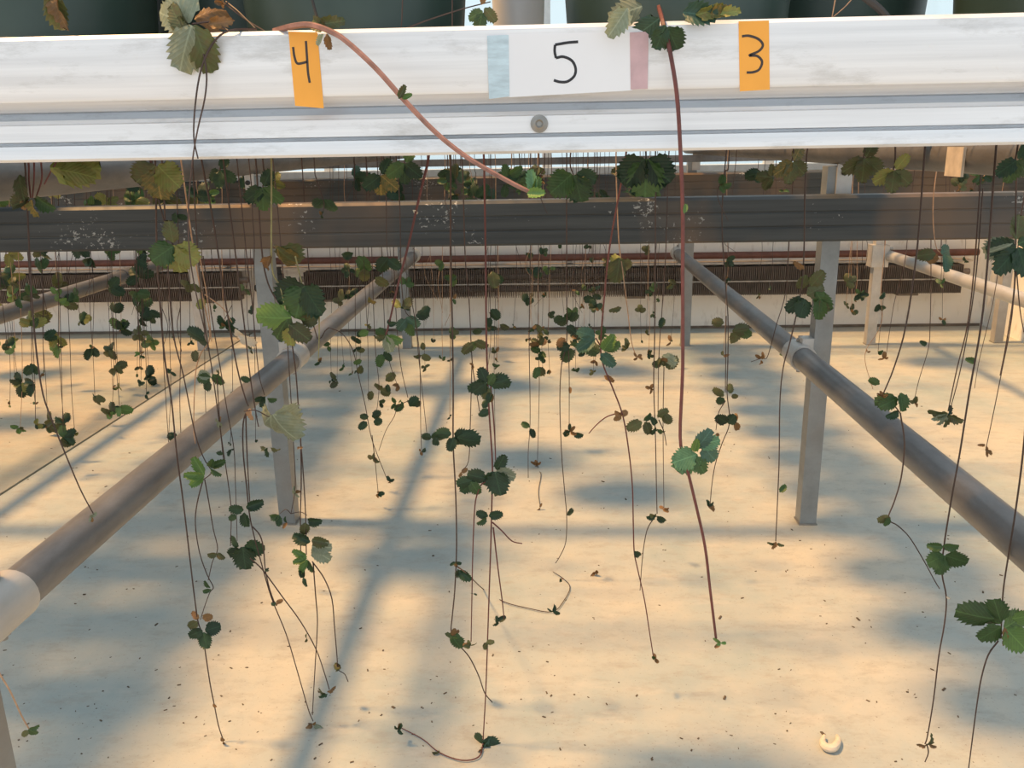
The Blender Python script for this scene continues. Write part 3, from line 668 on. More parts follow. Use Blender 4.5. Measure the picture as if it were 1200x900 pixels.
# --- centre left
runner('runner arching over the collared brace pipe before dropping in a forked tip', 1.9, 2.2, 'stem_brown', [[(368, 383), (385, 384), (402, 392), (414, 412), (420, 440), (428, 475), (435, 512), (445, 540), (453, 560)], [(436, 510), (440, 545), (443, 576)]],
       [(424, 422, 10, 200, 'flat', 'leaf_mid'), (424, 428, 12, 250, 'fold', 'leaf_olive'), (432, 488, 11, 180, 'flat', 'leaf_dark'), (436, 488, 12, 10, 'dome', 'leaf_dark'), (430, 494, 13, 220, 'flat', 'leaf_dark'), (438, 494, 12, 350, 'dome', 'leaf_dark'), (443, 578, 8, 0, T, 'leaf_dark', 4), (457, 564, 7, 0, T, 'leaf_dark', 4), (417, 408, 7, 0, T, 'leaf_dark', 3)])
runner('dark red runner slanting past the beam to a pale green tip leaf', .95, 2.9, 'stem_red', [[(502, 185), (496, 212), (488, 245), (479, 285), (466, 335), (458, 370), (452, 394)]],
       [(453, 392, 22, 330, 'fold', 'leaf_bright'), (453, 393, 22, 280, 'fold', 'leaf_pale'), (452, 393, 18, 200, 'crisp', 'leaf_olive'), (484, 246, 8, 320, 'crisp', 'stem_white'), (456, 380, 9, 20, T, 'leaf_dark', 2)])
runner('runner ending in a single round dark leaf with side buds', 2.0, 2.2, 'stem_brown', [[(460, 240), (462, 320), (465, 380), (470, 430), (478, 466)], [(478, 470), (466, 476), (462, 488), (452, 505), (444, 528)]],
       [(481, 468, 18, 280, 'dome', 'leaf_dark'), (480, 476, 14, 40, 'dome', 'leaf_dark'), (462, 480, 13, 20, 'flat', 'leaf_mid'), (470, 470, 7, 0, T, 'leaf_mid', 2), (437, 537, 9, 0, T, 'leaf_olive', 4), (464, 472, 8, 0, T, 'leaf_mid', 3)])
runner('runner dropping beside the rear post to a chain of small leaflets', 1.95, 2.0, 'stem_brown', [[(484, 240), (486, 330), (489, 400), (494, 450), (500, 506)]],
       [(506, 512, 12, 180, 'dome', 'leaf_dark'), (508, 514, 10, 310, 'flat', 'leaf_dark'), (494, 416, 11, 200, 'crisp', 'leaf_olive'), (494, 416, 12, 330, 'flat', 'leaf_olive'), (496, 410, 9, 90, 'flat', 'leaf_olive')])
runner('thin runner with two round olive leaves below the brace pipe end', 2.1, 1.8, 'stem_brown', [[(434, 250), (437, 340), (440, 410), (444, 448), (443, 470), (440, 490)]],
       [(443, 450, 13, 250, 'dome', 'leaf_olive'), (446, 456, 12, 330, 'dome', 'leaf_olive'), (452, 446, 13, 20, 'dome', 'leaf_olive'), (454, 450, 10, 280, 'flat', 'leaf_dark'), (445, 472, 9, 300, T, 'leaf_dark', 3), (436, 458, 12, 250, 'flat', 'leaf_olive')])
runner('runner with paired broad mid-green leaves in front of the rear post', 1.62, 2.0, 'stem_brown', [[(468, 230), (470, 320), (474, 362), (484, 374)], [(480, 340), (488, 385), (492, 425), (493, 500), (494, 527)]],
       [(476, 374, 18, 230, 'flat', 'leaf_teal'), (478, 378, 18, 280, 'flat', 'leaf_mid'), (476, 372, 20, 320, 'flat', 'leaf_teal'), (488, 370, 15, 10, 'dome', 'leaf_dark'), (494, 369, 12, 40, 'dome', 'leaf_dark'), (474, 362, 16, 60, 'flat', 'leaf_olive'), (470, 360, 14, 140, 'fold', 'leaf_yellow'), (494, 529, 7, 0, T, 'leaf_dark', 3)])
runner('wispy runner with a tan-edged tuft beside the red slanting one', 1.95, 1.8, 'stem_brown', [[(446, 260), (449, 340), (452, 400), (458, 430), (466, 452)], [(424, 260), (428, 340), (431, 400), (432, 470)]],
       [(448, 415, 16, 250, 'flat', 'leaf_mid'), (450, 412, 14, 310, 'flat', 'leaf_dark'), (468, 452, 9, 30, T, 'leaf_brown', 3), (432, 388, 12, 200, 'flat', 'leaf_bright'), (440, 386, 14, 320, 'dome', 'leaf_mid'), (428, 410, 10, 180, 'flat', 'leaf_olive'), (420, 300, 22, 300, 'flat', 'leaf_mid'), (414, 296, 16, 200, 'fold', 'leaf_dark'), (426, 315, 18, 270, 'flat', 'leaf_olive'), (432, 348, 14, 300, 'crisp', 'leaf_gold')])
runner('short runner with a dark leaf on the brace pipe under the beam', 1.6, 1.8, 'stem_brown', [[(452, 220), (453, 280), (455, 304)]], [(455, 302, 20, 230, 'dome', 'leaf_dark'), (455, 304, 18, 320, 'flat', 'leaf_dark'), (440, 325, 18, 320, 'flat', 'leaf_olive')])
# --- centre
runner('tall runner with a dark domed leaf and a side strand lying on the floor', 1.15, 2.3, 'stem_brown',
       [[(528, 186), (528, 300), (530, 380), (531, 460), (531, 520), (534, 580), (535, 640), (533, 690), (530, 722), (529, 742), (538, 756), (550, 770), (561, 792), (568, 812), (577, 823)], [(536, 664), (548, 673), (566, 690, 'f'), (590, 705, 'f'), (620, 713, 'f'), (647, 717, 'f'), (660, 705, 'f'), (668, 688, 'f'), (660, 678, 'f'), (648, 670, 'f')]],
       [(536, 512, 26, 345, 'dome', 'leaf_dark'), (532, 516, 22, 10, 'dome', 'leaf_dark'), (532, 512, 18, 250, 'flat', 'leaf_dark'), (529, 508, 17, 170, 'dome', 'leaf_dark'), (520, 510, 16, 200, 'dome', 'leaf_dark'), (512, 512, 11, 250, 'flat', 'leaf_dark'), (505, 511, 9, 180, 'dome', 'leaf_dark'),
        (538, 668, 20, 330, 'fold', 'leaf_dark'), (537, 666, 18, 285, 'fold', 'leaf_dark'), (534, 658, 8, 90, T, 'leaf_dark', 3), (530, 742, 20, 250, 'dome', 'leaf_mid'), (530, 744, 20, 300, 'dome', 'leaf_mid'), (530, 744, 10, 80, T, 'leaf_mid', 3), (648, 716, 9, 200, T, 'leaf_dark', 4), (656, 677, 7, 0, T, 'leaf_dark', 2)])
runner('tall runner with two dark leaf clusters, its tip trailing along the floor', 1.06, 2.4, 'stem_red',
       [[(567, 186), (569, 300), (570, 400), (573, 480), (577, 545), (576, 600), (575, 640), (573, 700), (571, 760), (569, 815), (566, 868)], [(566, 872, 'f'), (561, 887, 'f'), (541, 891, 'f'), (515, 882, 'f'), (495, 866, 'f'), (470, 853, 'f')], [(574, 440), (579, 500), (581, 545)],
        [(580, 563), (566, 566), (559, 580), (556, 600), (554, 650), (553, 700), (552, 752)], [(577, 612), (588, 622), (600, 634), (612, 637)], [(578, 618), (583, 662), (588, 700), (591, 727)]],
       [(569, 452, 22, 190, 'flat', 'leaf_dark'), (570, 448, 20, 215, 'lobe', 'leaf_dark'), (570, 448, 20, 110, 'flat', 'leaf_dark'), (573, 450, 22, 15, 'dome', 'leaf_dark'), (578, 444, 20, 330, 'dome', 'leaf_dark'), (571, 452, 18, 260, 'flat', 'leaf_olive'), (576, 460, 12, 330, T, 'leaf_dark', 3), (562, 486, 12, 20, 'dome', 'leaf_dark'), (572, 450, 16, 60, 'flat', 'leaf_mid'),
        (580, 552, 30, 285, 'lobe', 'leaf_dark'), (579, 552, 24, 240, 'flat', 'leaf_dark'), (581, 552, 26, 340, 'flat', 'leaf_pale'), (582, 550, 22, 60, 'flat', 'leaf_dark'), (570, 560, 22, 160, 'dome', 'leaf_dark'), (552, 564, 22, 235, 'flat', 'leaf_dark'), (552, 564, 20, 300, 'flat', 'leaf_mid'), (553, 562, 18, 190, 'dome', 'leaf_dark'),
        (572, 604, 16, 170, 'flat', 'leaf_dark'), (573, 604, 18, 10, 'flat', 'leaf_dark'), (570, 606, 14, 210, 'fold', 'leaf_mid'), (566, 868, 18, 180, 'dome', 'leaf_dark'), (566, 867, 22, 340, 'dome', 'leaf_dark'), (568, 872, 22, 320, 'dome', 'leaf_teal'), (566, 872, 18, 300, 'flat', 'leaf_dark'), (565, 876, 12, 240, 'crisp', 'leaf_brown'),
        (467, 853, 10, 170, T, 'leaf_dark', 5), (512, 880, 9, 20, T, 'leaf_olive', 2), (551, 756, 9, 200, T, 'leaf_olive', 5), (584, 727, 10, 60, T, 'leaf_dark', 4), (570, 752, 9, 0, T, 'leaf_olive', 3), (555, 695, 5, 0, T, 'leaf_dark', 2)])
runner('runner behind the two tall floor-reaching ones with small drooping dark leaves', 1.5, 2.2, 'stem_brown', [[(542, 200), (545, 300), (549, 340), (553, 420), (557, 450), (562, 482)], [(553, 425), (551, 500), (549, 540), (541, 552)]],
       [(554, 402, 16, 220, 'droop', 'leaf_olive'), (555, 400, 16, 260, 'droop', 'leaf_mid'), (556, 400, 16, 330, 'droop', 'leaf_olive'), (556, 386, 12, 300, 'dome', 'leaf_dark'), (563, 482, 13, 300, 'dome', 'leaf_dark'), (566, 478, 10, 60, 'dome', 'leaf_dark'), (541, 553, 8, 0, T, 'leaf_brown', 3), (555, 428, 7, 0, T, 'leaf_brown', 2)])
runner('thin pair of runners with a string of tiny leaves before the wall', 2.3, 1.9, 'stem_brown', [[(576, 250), (574, 330), (575, 400), (570, 440)], [(584, 250), (581, 340), (579, 430), (581, 540)]],
       [(576, 362, 14, 300, 'dome', 'leaf_dark'), (575, 372, 12, 250, 'flat', 'leaf_dark'), (586, 380, 12, 330, 'fold', 'leaf_olive'), (582, 412, 8, 0, T, 'leaf_olive', 3), (577, 318, 20, 280, 'flat', 'leaf_olive'), (577, 322, 16, 320, 'flat', 'leaf_dark')])
# --- centre right
runner('straight brown runner with a single cupped leaf over the mottled floor', 2.0, 2.2, 'stem_brown', [[(622, 230), (621, 330), (620, 400), (621, 460), (621, 500), (619, 530), (619, 560)]], [(621, 500, 12, 160, 'fold', 'leaf_mid'), (622, 502, 12, 290, 'fold', 'leaf_dark')])
runner('runner strung with a dense column of tiny olive leaves', 2.3, 2.0, 'stem_brown', [[(631, 240), (631, 345), (630, 400), (632, 440), (631, 500), (630, 545), (634, 556), (631, 575), (633, 594)]],
       [(632, 390, 9, 0, T, 'leaf_olive', 4), (632, 404, 13, 0, T, 'leaf_olive', 6), (633, 412, 12, 0, T, 'leaf_mid', 5), (631, 430, 14, 250, 'flat', 'leaf_mid'), (632, 430, 12, 300, 'flat', 'leaf_olive'), (627, 420, 7, 0, T, 'leaf_dark', 2), (638, 420, 6, 0, T, 'leaf_dark', 2), (629, 544, 10, 270, 'crisp', 'leaf_brown'), (630, 545, 8, 0, T, 'leaf_brown', 3), (633, 594, 5, 0, T, 'leaf_brown', 2)])
runner('runner with stacked dark leaves, the end kinked down onto the floor', 1.55, 2.1, 'stem_brown', [[(664, 200), (664, 340), (664, 400), (658, 428), (656, 470), (658, 530), (662, 580), (664, 604), (663, 635), (656, 652), (651, 660)], [(666, 405), (667, 440), (667, 500)]],
       [(662, 374, 15, 200, 'dome', 'leaf_dark'), (662, 372, 15, 250, 'dome', 'leaf_dark'), (668, 366, 14, 270, 'dome', 'leaf_dark'), (676, 366, 14, 240, 'dome', 'leaf_dark'), (664, 382, 15, 320, 'flat', 'leaf_dark'), (668, 405, 16, 190, 'flat', 'leaf_dark'), (668, 408, 22, 262, 'dome', 'leaf_dark'), (670, 402, 10, 340, 'flat', 'leaf_mid'), (662, 396, 12, 220, 'dome', 'leaf_brown'),
        (665, 600, 12, 330, 'dome', 'leaf_dark'), (668, 453, 8, 270, 'young', 'leaf_brown'), (668, 505, 10, 0, T, 'leaf_dark', 5), (672, 508, 12, 350, 'fold', 'leaf_dark')])
runner('red runner with teal leaves bending away to a long brown tip', 1.18, 2.4, 'stem_red',
       [[(733, 186), (724, 235), (714, 292), (708, 350), (704, 400), (706, 425), (718, 455), (730, 488), (737, 530), (741, 570), (742, 610), (743, 645), (746, 662), (755, 702), (761, 740), (766, 772)], [(727, 484), (712, 488), (700, 497), (690, 508)], [(704, 406), (698, 396)]],
       [(697, 394, 22, 160, 'flat', 'leaf_teal'), (697, 396, 26, 215, 'fold', 'leaf_teal'), (703, 412, 24, 165, 'droop', 'leaf_dark'), (704, 414, 22, 320, 'fold', 'leaf_teal'), (707, 410, 24, 60, 'fold', 'leaf_bright'), (708, 408, 20, 20, 'flat', 'leaf_mid'), (728, 487, 11, 200, T, 'leaf_dark', 4), (743, 645, 13, 310, 'fold', 'leaf_dark'), (767, 771, 9, 60, T, 'leaf_mid', 4), (708, 440, 14, 330, 'crisp', 'leaf_brown', 1, 2.2)])
runner('dark runner with olive leaf pairs spread to both sides, forked lower tip', 1.35, 2.1, 'stem_brown', [[(768, 190), (768, 300), (767, 400), (766, 450), (768, 510), (769, 560), (770, 602)], [(767, 606), (758, 622), (753, 652), (750, 692)], [(772, 492), (778, 506), (781, 522)]],
       [(752, 494, 20, 205, 'flat', 'leaf_olive'), (756, 494, 17, 290, 'flat', 'leaf_olive'), (754, 492, 12, 40, 'fold', 'leaf_mid'), (770, 488, 14, 20, 'dome', 'leaf_olive'), (778, 486, 14, 300, 'dome', 'leaf_olive'), (768, 500, 12, 250, 'crisp', 'leaf_dark'), (770, 502, 13, 320, 'crisp', 'leaf_mid'), (768, 497, 12, 120, 'fold', 'leaf_dark'),
        (770, 604, 14, 320, 'fold', 'leaf_dark'), (768, 604, 12, 200, 'fold', 'leaf_dark'), (766, 604, 9, 90, T, 'leaf_olive', 2)])
runner('runner with a rolled dry leaf beside a round dark one', 1.62, 2.1, 'stem_brown', [[(783, 200), (780, 300), (776, 360), (772, 420), (771, 490)], [(778, 430), (777, 500), (778, 595)]],
       [(771, 422, 14, 265, 'dome', 'leaf_dark'), (776, 416, 18, 330, 'wilt', 'leaf_pale'), (780, 430, 18, 20, 'dome', 'leaf_olive'), (774, 420, 10, 60, T, 'leaf_olive', 4), (777, 596, 7, 0, T, 'leaf_brown', 4), (762, 455, 6, 0, T, 'leaf_brown', 4), (777, 372, 12, 250, 'fold', 'leaf_dark')])
runner('runner with a hanging yellow-green leaf just below the beam', 1.3, 1.9, 'stem_tan', [[(722, 200), (725, 280), (730, 320), (735, 360), (740, 400), (744, 414)]],
       [(726, 302, 26, 265, 'wilt', 'leaf_olive'), (727, 302, 24, 240, 'wilt', 'leaf_yellow'), (728, 304, 24, 300, 'droop', 'leaf_olive'), (747, 418, 7, 0, T, 'leaf_brown', 4), (735, 408, 10, 0, T, 'leaf_olive', 4), (728, 360, 14, 200, 'crisp', 'leaf_olive')])
runner('runner with one big dark leaf shading the gap above the beam', .92, 1.9, 'stem_brown', [[(757, 186), (757, 190)]], [(757, 186, 42, 270, 'lobe', 'leaf_mid'), (755, 186, 36, 225, 'lobe', 'leaf_dark'), (760, 186, 36, 315, 'lobe', 'leaf_dark')])
runner('runner with two dark green leaves overlapping the top edge of the beam', 1.05, 1.9, 'stem_brown', [[(668, 190), (672, 205)]], [(673, 205, 34, 285, 'lobe', 'leaf_dark'), (670, 204, 32, 220, 'lobe', 'leaf_mid'), (676, 203, 26, 340, 'flat', 'leaf_dark')])
runner('runner with olive drooping leaves and looping lower strand near the packed shadow', 1.55, 2.1, 'stem_brown', [[(846, 250), (850, 330), (853, 370), (853, 420), (852, 460), (855, 495), (846, 520), (838, 545), (834, 570), (832, 594)], [(850, 470), (842, 484), (839, 504)], [(851, 370), (850, 460)]],
       [(858, 388, 18, 0, 'dome', 'leaf_olive'), (862, 386, 22, 285, 'droop', 'leaf_olive'), (868, 386, 20, 310, 'droop', 'leaf_mid'), (848, 378, 13, 170, 'dome', 'leaf_olive'), (848, 464, 14, 160, 'dome', 'leaf_olive'), (848, 466, 12, 230, 'dome', 'leaf_dark'), (854, 460, 12, 50, 'dome', 'leaf_olive'), (858, 462, 10, 320, 'flat', 'leaf_olive'),
        (852, 495, 16, 150, 'lobe', 'leaf_dark'), (853, 496, 14, 60, 'lobe', 'leaf_dark'), (861, 494, 11, 20, T, 'leaf_brown', 2), (829, 592, 11, 200, T, 'leaf_dark', 3), (840, 507, 6, 0, T, 'leaf_dark', 2)])
runner('runner hanging from a leafy tuft by the square mid post to a dry tip', 1.30, 2.2, 'stem_brown', [[(944, 200), (942, 300), (938, 345), (926, 400), (918, 430), (914, 470), (913, 540), (911, 590), (909, 634)]],
       [(942, 350, 24, 215, 'flat', 'leaf_dark'), (942, 350, 22, 260, 'lobe', 'leaf_dark'), (945, 345, 24, 20, 'flat', 'leaf_olive'), (956, 342, 26, 300, 'droop', 'leaf_mid'), (960, 350, 24, 270, 'fold', 'leaf_mid'), (950, 335, 22, 60, 'flat', 'leaf_olive'), (944, 322, 20, 260, 'flat', 'leaf_olive'), (942, 315, 14, 150, 'crisp', 'leaf_brown'), (955, 355, 18, 330, 'flat', 'leaf_olive'),
        (913, 576, 12, 45, 'fold', 'leaf_mid'), (909, 634, 11, 250, 'crisp', 'leaf_brown'), (908, 636, 9, 180, 'crisp', 'leaf_olive'), (910, 636, 9, 340, 'crisp', 'leaf_olive')])
runner('thin runner bowing over the brace pipe by the side wall to a three-pronged tip', 1.9, 2.0, 'stem_brown', [[(925, 270), (921, 340), (910, 380), (902, 410), (898, 420), (892, 420), (880, 424)]], [(893, 421, 9, 80, 'crisp', 'leaf_brown'), (892, 422, 8, 270, 'crisp', 'leaf_brown'), (892, 420, 7, 0, T, 'leaf_brown', 2)])
# --- right
runner('runner crossing the brace pipe by the side wall with a glossy leaf and arched end', 1.02, 2.2, 'stem_brown', [[(1083, 186), (1075, 290), (1062, 380), (1048, 430), (1034, 464)], [(1055, 484), (1060, 520), (1056, 560), (1048, 588), (1041, 608), (1052, 616), (1066, 630), (1082, 656), (1095, 680), (1101, 690)], [(1034, 464), (1045, 472), (1055, 484)]],
       [(1050, 468, 22, 185, 'dome', 'leaf_mid'), (1051, 466, 24, 205, 'flat', 'leaf_mid'), (1054, 460, 22, 280, 'fold', 'leaf_mid'), (1052, 482, 16, 200, 'fold', 'leaf_dark'), (1030, 450, 12, 160, 'dome', 'leaf_mid'), (1034, 465, 8, 0, T, 'leaf_brown', 3), (1043, 606, 14, 200, 'dome', 'leaf_olive'), (1042, 606, 12, 240, 'flat', 'leaf_mid')])
runner('long runner with a three-lobed green leaf over the sun patch edge', .98, 2.2, 'stem_brown', [[(1166, 190), (1158, 300), (1150, 380), (1136, 460), (1125, 530), (1115, 585), (1106, 642), (1104, 672), (1109, 700), (1107, 730), (1100, 770), (1094, 820), (1087, 862), (1084, 872)], [(1086, 872), (1088, 882), (1084, 893)]],
       [(1106, 650, 26, 262, 'lobe', 'leaf_mid'), (1105, 650, 24, 200, 'lobe', 'leaf_mid'), (1107, 650, 26, 345, 'lobe', 'leaf_mid'), (1104, 640, 18, 180, 'fold', 'leaf_mid'), (1104, 638, 18, 0, 'fold', 'leaf_mid'), (1085, 872, 12, 180, 'crisp', 'leaf_brown'), (1086, 872, 15, 60, 'crisp', 'leaf_olive'), (1088, 872, 10, 350, 'crisp', 'leaf_brown'), (1108, 698, 6, 330, 'young', 'stem_white')])
runner('runner with broad light green leaves at its node, bare strand below', .90, 2.2, 'stem_brown', [[(1212, 300), (1206, 440), (1199, 530), (1190, 600), (1182, 650), (1176, 690), (1174, 722), (1173, 748)], [(1170, 751), (1158, 768), (1150, 795), (1145, 825), (1139, 870), (1134, 910)]],
       [(1172, 730, 38, 168, 'dome', 'leaf_mid'), (1164, 724, 40, 172, 'dome', 'leaf_mid'), (1172, 733, 32, 225, 'lobe', 'leaf_mid'), (1172, 728, 32, 120, 'dome', 'leaf_mid'), (1176, 735, 34, 20, 'lobe', 'leaf_bright'), (1178, 736, 34, 315, 'lobe', 'leaf_bright'), (1185, 724, 30, 20, 'flat', 'leaf_bright'), (1174, 748, 16, 90, 'crisp', 'leaf_brown'), (1174, 750, 12, 300, 'crisp', 'leaf_brown')])
runner('twin brown runners ending in a splayed withered grey tuft', 1.30, 2.2, 'stem_brown', [[(1150, 200), (1142, 310), (1134, 380), (1122, 430), (1111, 482)], [(1152, 220), (1144, 320), (1134, 390), (1124, 440), (1113, 482)]],
       [(1110, 484, 20, 185, 'crisp', 'leaf_olive'), (1109, 486, 16, 200, 'crisp', 'leaf_pale'), (1110, 486, 22, 330, 'crisp', 'leaf_olive'), (1109, 486, 15, 270, 'crisp', 'leaf_olive'), (1110, 486, 14, 60, 'crisp', 'leaf_dark'), (1108, 486, 14, 240, 'crisp', 'leaf_pale')])
runner('thin runner hanging over sunlit floor with a tiny brown claw tip', 1.62, 2.0, 'stem_brown', [[(1196, 260), (1186, 370), (1174, 435), (1163, 490), (1155, 528)]], [(1154, 521, 8, 180, 'crisp', 'leaf_brown'), (1155, 528, 8, 210, T, 'leaf_brown', 3)])
runner('slim runner bent at a small leaf beyond the brace pipe by the side wall', 2.0, 2.0, 'stem_brown', [[(1092, 250), (1091, 330), (1090, 380), (1088, 408), (1077, 445), (1071, 471)], [(1176, 220), (1168, 330), (1148, 420), (1142, 455)]], [(1085, 404, 9, 150, 'fold', 'leaf_dark'), (1071, 472, 8, 0, T, 'leaf_olive', 4), (1142, 424, 12, 160, 'fold', 'leaf_mid')])
runner('straight runner in front of the pale outer post ending at the floor', 2.6, 2.2, 'stem_brown', [[(1066, 250), (1060, 310), (1049, 350), (1043, 385), (1038, 420)]], [(1036, 420, 7, 200, T, 'leaf_brown', 3)])
runner('runner with small dark leaves curling around the pale outer post', 2.2, 1.9, 'stem_tan', [[(1042, 230), (1036, 300), (1032, 345), (1034, 372), (1028, 390), (1016, 408), (1014, 425), (1023, 456)]], [(1030, 356, 10, 250, 'fold', 'leaf_dark'), (1031, 358, 10, 320, 'fold', 'leaf_dark'), (1030, 350, 9, 60, 'fold', 'leaf_dark'), (1015, 412, 5, 0, T, 'leaf_brown', 2)])
runner('leafy runner with hanging dark leaf over the pale outer brace pipe', 1.62, 1.9, 'stem_tan', [[(1094, 230), (1096, 285), (1104, 298)]], [(1096, 297, 20, 190, 'flat', 'leaf_olive'), (1102, 296, 22, 10, 'droop', 'leaf_teal'), (1106, 298, 20, 275, 'fold', 'leaf_teal'), (1098, 298, 14, 240, 'flat', 'leaf_brown')])
runner('bushy dark leaf bunch with a pale underside hanging at the side wall', 1.25, 2.1, 'stem_brown', [[(1192, 200), (1190, 290), (1189, 330), (1186, 360), (1178, 410), (1172, 440)], [(1190, 300), (1195, 360), (1200, 390)]],
       [(1190, 290, 32, 180, 'flat', 'leaf_dark'), (1188, 284, 28, 200, 'wilt', 'leaf_pale'), (1190, 292, 34, 230, 'flat', 'leaf_dark'), (1192, 290, 34, 290, 'flat', 'leaf_dark'), (1192, 286, 30, 20, 'flat', 'leaf_mid'), (1190, 280, 28, 80, 'flat', 'leaf_olive')])
for lab, d_, x, y, s, cm, cm2 in (('runner with olive leaves under the roller pipe tag', 1.0, 1047, 200, 24, 'leaf_olive', 'leaf_yellow'), ('runner with a ragged yellowish leaf beside the saddle plate', 1.2, 928, 190, 24, 'leaf_olive', 'leaf_gold'),
        ('runner with olive-brown leaf just above the beam by the saddle plate', 1.05, 1012, 186, 26, 'leaf_olive', 'leaf_olive'), ('runner with a green leaf pair before the roller pipe', .95, 1190, 188, 26, 'leaf_mid', 'leaf_dark'),
        ('runner with small dark leaf hanging by the bolted saddle plate', 1.1, 258, 200, 20, 'leaf_dark', 'leaf_dark'), ('runner with a rounded dark leaf touching the beam near a square post', 1.1, 308, 220, 26, 'leaf_mid', 'leaf_dark'),
        ('runner with gold and green leaves above the beam', 1.4, 446, 206, 24, 'leaf_gold', 'leaf_dark'), ('runner with bunched dark leaves right under the rail', 1.2, 474, 192, 24, 'leaf_dark', 'leaf_mid')):
    runner(lab, d_, 1.9, 'stem_brown', [[(x + 2, y - 12), (x, y - 2), (x + 1, y + 3)]], [(x, y, s, 265, 'flat', cm), (x, y, s, 215, 'flat', cm2), (x + 1, y, s, 320, 'flat', cm), (x + 2, y - 2, s * .8, 60, 'flat', cm2)])
# --- many similar thin runners further back
def fill(n, xr, dr, yr, label, group, th, pal, leafn, lsz, seed, extra=0.0):
    rg = random.Random(seed)
    for k in range(n):
        for _ in range(60):
            d = rg.uniform(*dr); xt = rg.uniform(*xr); yt = rg.uniform(*yr); X = at(xt, 300, d).x; low = at(xt, yt, d).z < .47
            if 1.68 < d < 1.90 or d > 3.40 and d < 3.64: continue
            if min(abs(X - XL), abs(X - XR), abs(X + 1.9)) < .065: continue
            if low and min(abs(X - XPL), abs(X - XPR), abs(X - xo), abs(X - xor_)) < .06: continue
            break
        a = ground(xt, 400); x0 = xt + rg.uniform(-5, 5) + (600 - xt) * -.02
        fy = 450 + 0
        ys = [at(xt, 200, d)]; path = []; m = 6; sway = rg.uniform(-7, 7)
        y0 = 196
        # never below the floor
        ymax = max(y for y in range(250, 899, 4) if at(xt, y, d).z > .03)
        yt = min(yt, ymax)
        for i in range(m + 1):
            t = i / m
            path.append((x0 + (xt - x0) * t + sway * math.sin(3 * t) * t + rg.uniform(-1.2, 1.2), y0 + (yt - y0) * t))
        lv = [(path[-1][0], path[-1][1], rg.uniform(4, 7), 0, T, rg.choice(pal), 3)]
        for j in range(rg.randint(*leafn)):
            i = rg.randint(1, m); px, py = path[i]; s = rg.uniform(*lsz); c = rg.choice(pal)
            a0 = rg.uniform(0, 360)
            for q in range(rg.randint(2, 3)):
                lv.append((px + rg.uniform(-2, 2), py + rg.uniform(-2, 2), s * rg.uniform(.8, 1.1), a0 + q * 70, rg.choice(('flat', 'dome', 'droop', 'fold')), c))
        st = [path]
        if rg.random() < .4:
            st.append([(path[3][0], path[3][1]), (path[3][0] + rg.uniform(-9, 9), path[3][1] + 22), (path[3][0] + rg.uniform(-10, 10), path[3][1] + rg.uniform(35, 60))])
            if at(*st[1][-1][:2], d).z < .02: st.pop()
        runner(label, d, th, rg.choice(('stem_brown', 'stem_brown', 'stem_brown', 'stem_brown', 'stem_tan')), st, lv, group)
DK = ('leaf_dark', 'leaf_dark', 'leaf_olive', 'leaf_mid'); YG = ('leaf_olive', 'leaf_yellow', 'leaf_mid', 'leaf_dark', 'leaf_bright', 'leaf_dark')
fill(34, (540, 800), (2.3, 3.5), (335, 440), 'thin wiry runner with tiny buds hanging before the low back wall', 'thin runners before the back wall', 1.7, DK, (0, 2), (6, 11), 1)
fill(16, (385, 540), (1.9, 3.2), (340, 520), 'thin wiry runner with few leaves hanging behind the brace pipe with the pale collar', 'thin runners behind the brace pipe with the pale collar', 1.7, DK, (0, 2), (8, 13), 2)
fill(14, (800, 1180), (2.2, 3.4), (300, 420), 'thin wiry runner with few leaves hanging behind the brace pipe by the side wall', 'thin runners behind the brace pipe by the side wall', 1.7, DK, (0, 1), (6, 11), 3)
fill(36, (-10, 185), (1.7, 3.1), (330, 520), 'leafy yellow-green runner hanging beyond the brace pipe with the pale collar', 'leafy runners beyond the brace pipe with the pale collar', 1.9, YG, (2, 4), (9, 18), 4)
fill(12, (185, 300), (1.5, 2.6), (360, 560), 'thin runner with dark leaves hanging among the cluster by the pale collar', 'thin runners near the pale collar', 1.95, DK, (0, 2), (9, 15), 5)
fill(12, (150, 480), (1.2, 2.6), (215, 262), 'short runner with dark leaves hanging just above the dark cross beam', 'short runners above the beam', 1.7, YG, (1, 2), (12, 20), 6)
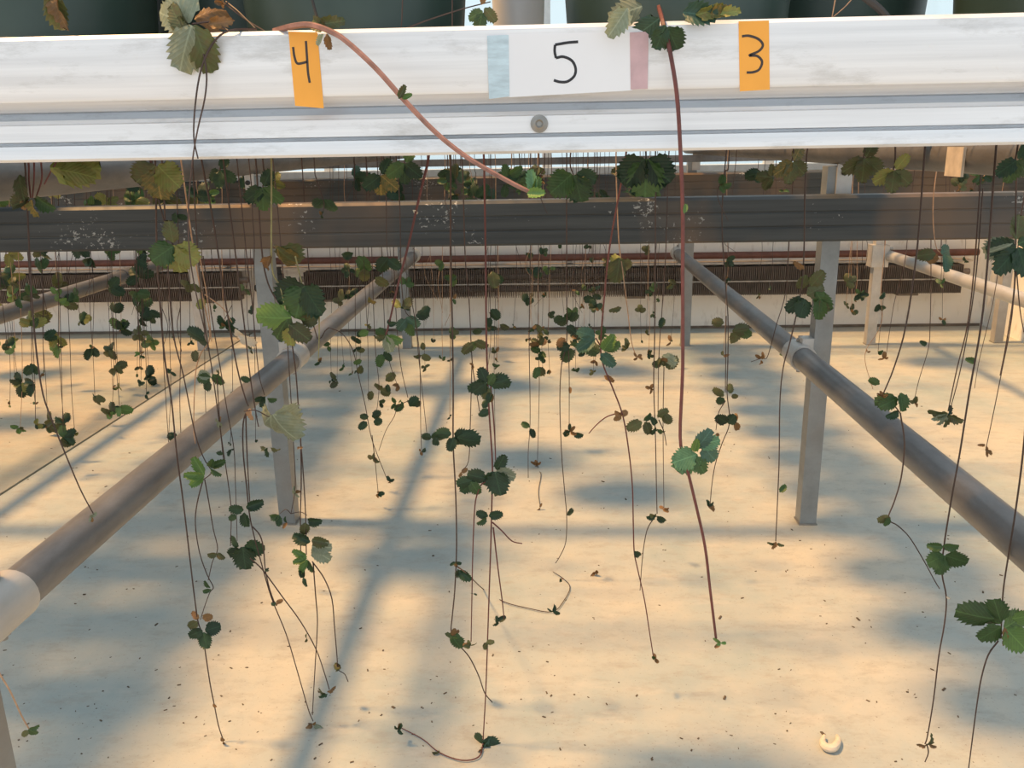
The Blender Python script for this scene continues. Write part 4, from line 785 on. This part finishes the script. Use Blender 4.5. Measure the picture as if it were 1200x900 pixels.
fill(20, (480, 1180), (1.2, 3.0), (205, 240), 'short runner with dark leaves hanging just above the dark cross beam', 'short runners above the beam', 1.7, DK, (1, 2), (9, 17), 8)
# ------------------------------------------------------------------ floor litter
RD = random.Random(3)
mb = MB()
for k in range(420):
    for _ in range(20):
        px, py = RD.uniform(0, 1200), RD.uniform(430, 899)
        p = ground(px, py)
        if p.x < XW - .1: break
    s = RD.uniform(.0006, .0015) * (1.6 if RD.random() < .08 else 1); a = RD.uniform(0, 6.28); l = RD.uniform(1, 2.4)
    i = len(mb.v)
    for cx, cy in ((-1, -.6), (1, -.8), (1.1, .7), (-.8, .9)):
        u, v = cx * s * l, cy * s
        for z in (.0002, s * RD.uniform(.5, 1.1)): mb.v.append((p.x + u * math.cos(a) - v * math.sin(a), p.y + u * math.sin(a) + v * math.cos(a), z))
    mb.f += [(i, i + 2, i + 4, i + 6), (i + 1, i + 3, i + 5, i + 7), (i, i + 1, i + 3, i + 2), (i + 2, i + 3, i + 5, i + 4), (i + 4, i + 5, i + 7, i + 6), (i + 6, i + 7, i + 1, i)]
mb.build('crumbs', 'debris', None, False, label='dark crumbs of soil and leaf litter strewn over the concrete', category='litter', kind='stuff')
p = ground(972, 868, .006)
t = thing('pale_husk', 'pale curled husk lying alone on the concrete floor', 'husk', (p.x, p.y, 0))
pts = [ground(966, 862, .006), ground(964, 870, .006), ground(969, 876, .007), ground(977, 876, .007), ground(982, 869, .006), ground(981, 862, .005)]
o = MB().tube(catmull(pts, 4), [.002 + .0042 * math.sin(math.pi * (k + .5) / 21) for k in range(21)], 10).build('husk', 'pale_husk', t); o.location = -t.location
p = ground(697, 672, .002)
t = thing('dry_leaf', 'crumpled reddish brown dry leaf lying on the concrete floor', 'leaf', (p.x, p.y, 0))
for an, yw, mm in ((30, -70, 'leaf_brown'), (200, -60, 'leaf_brown'), (70, -50, 'dry_tan')):
    put_leaflet(t, Vector((p.x, p.y, .005)), .014, an, 'crisp' if mm != 'dry_tan' else 'fold', 'leaf_brown', yw, 30)
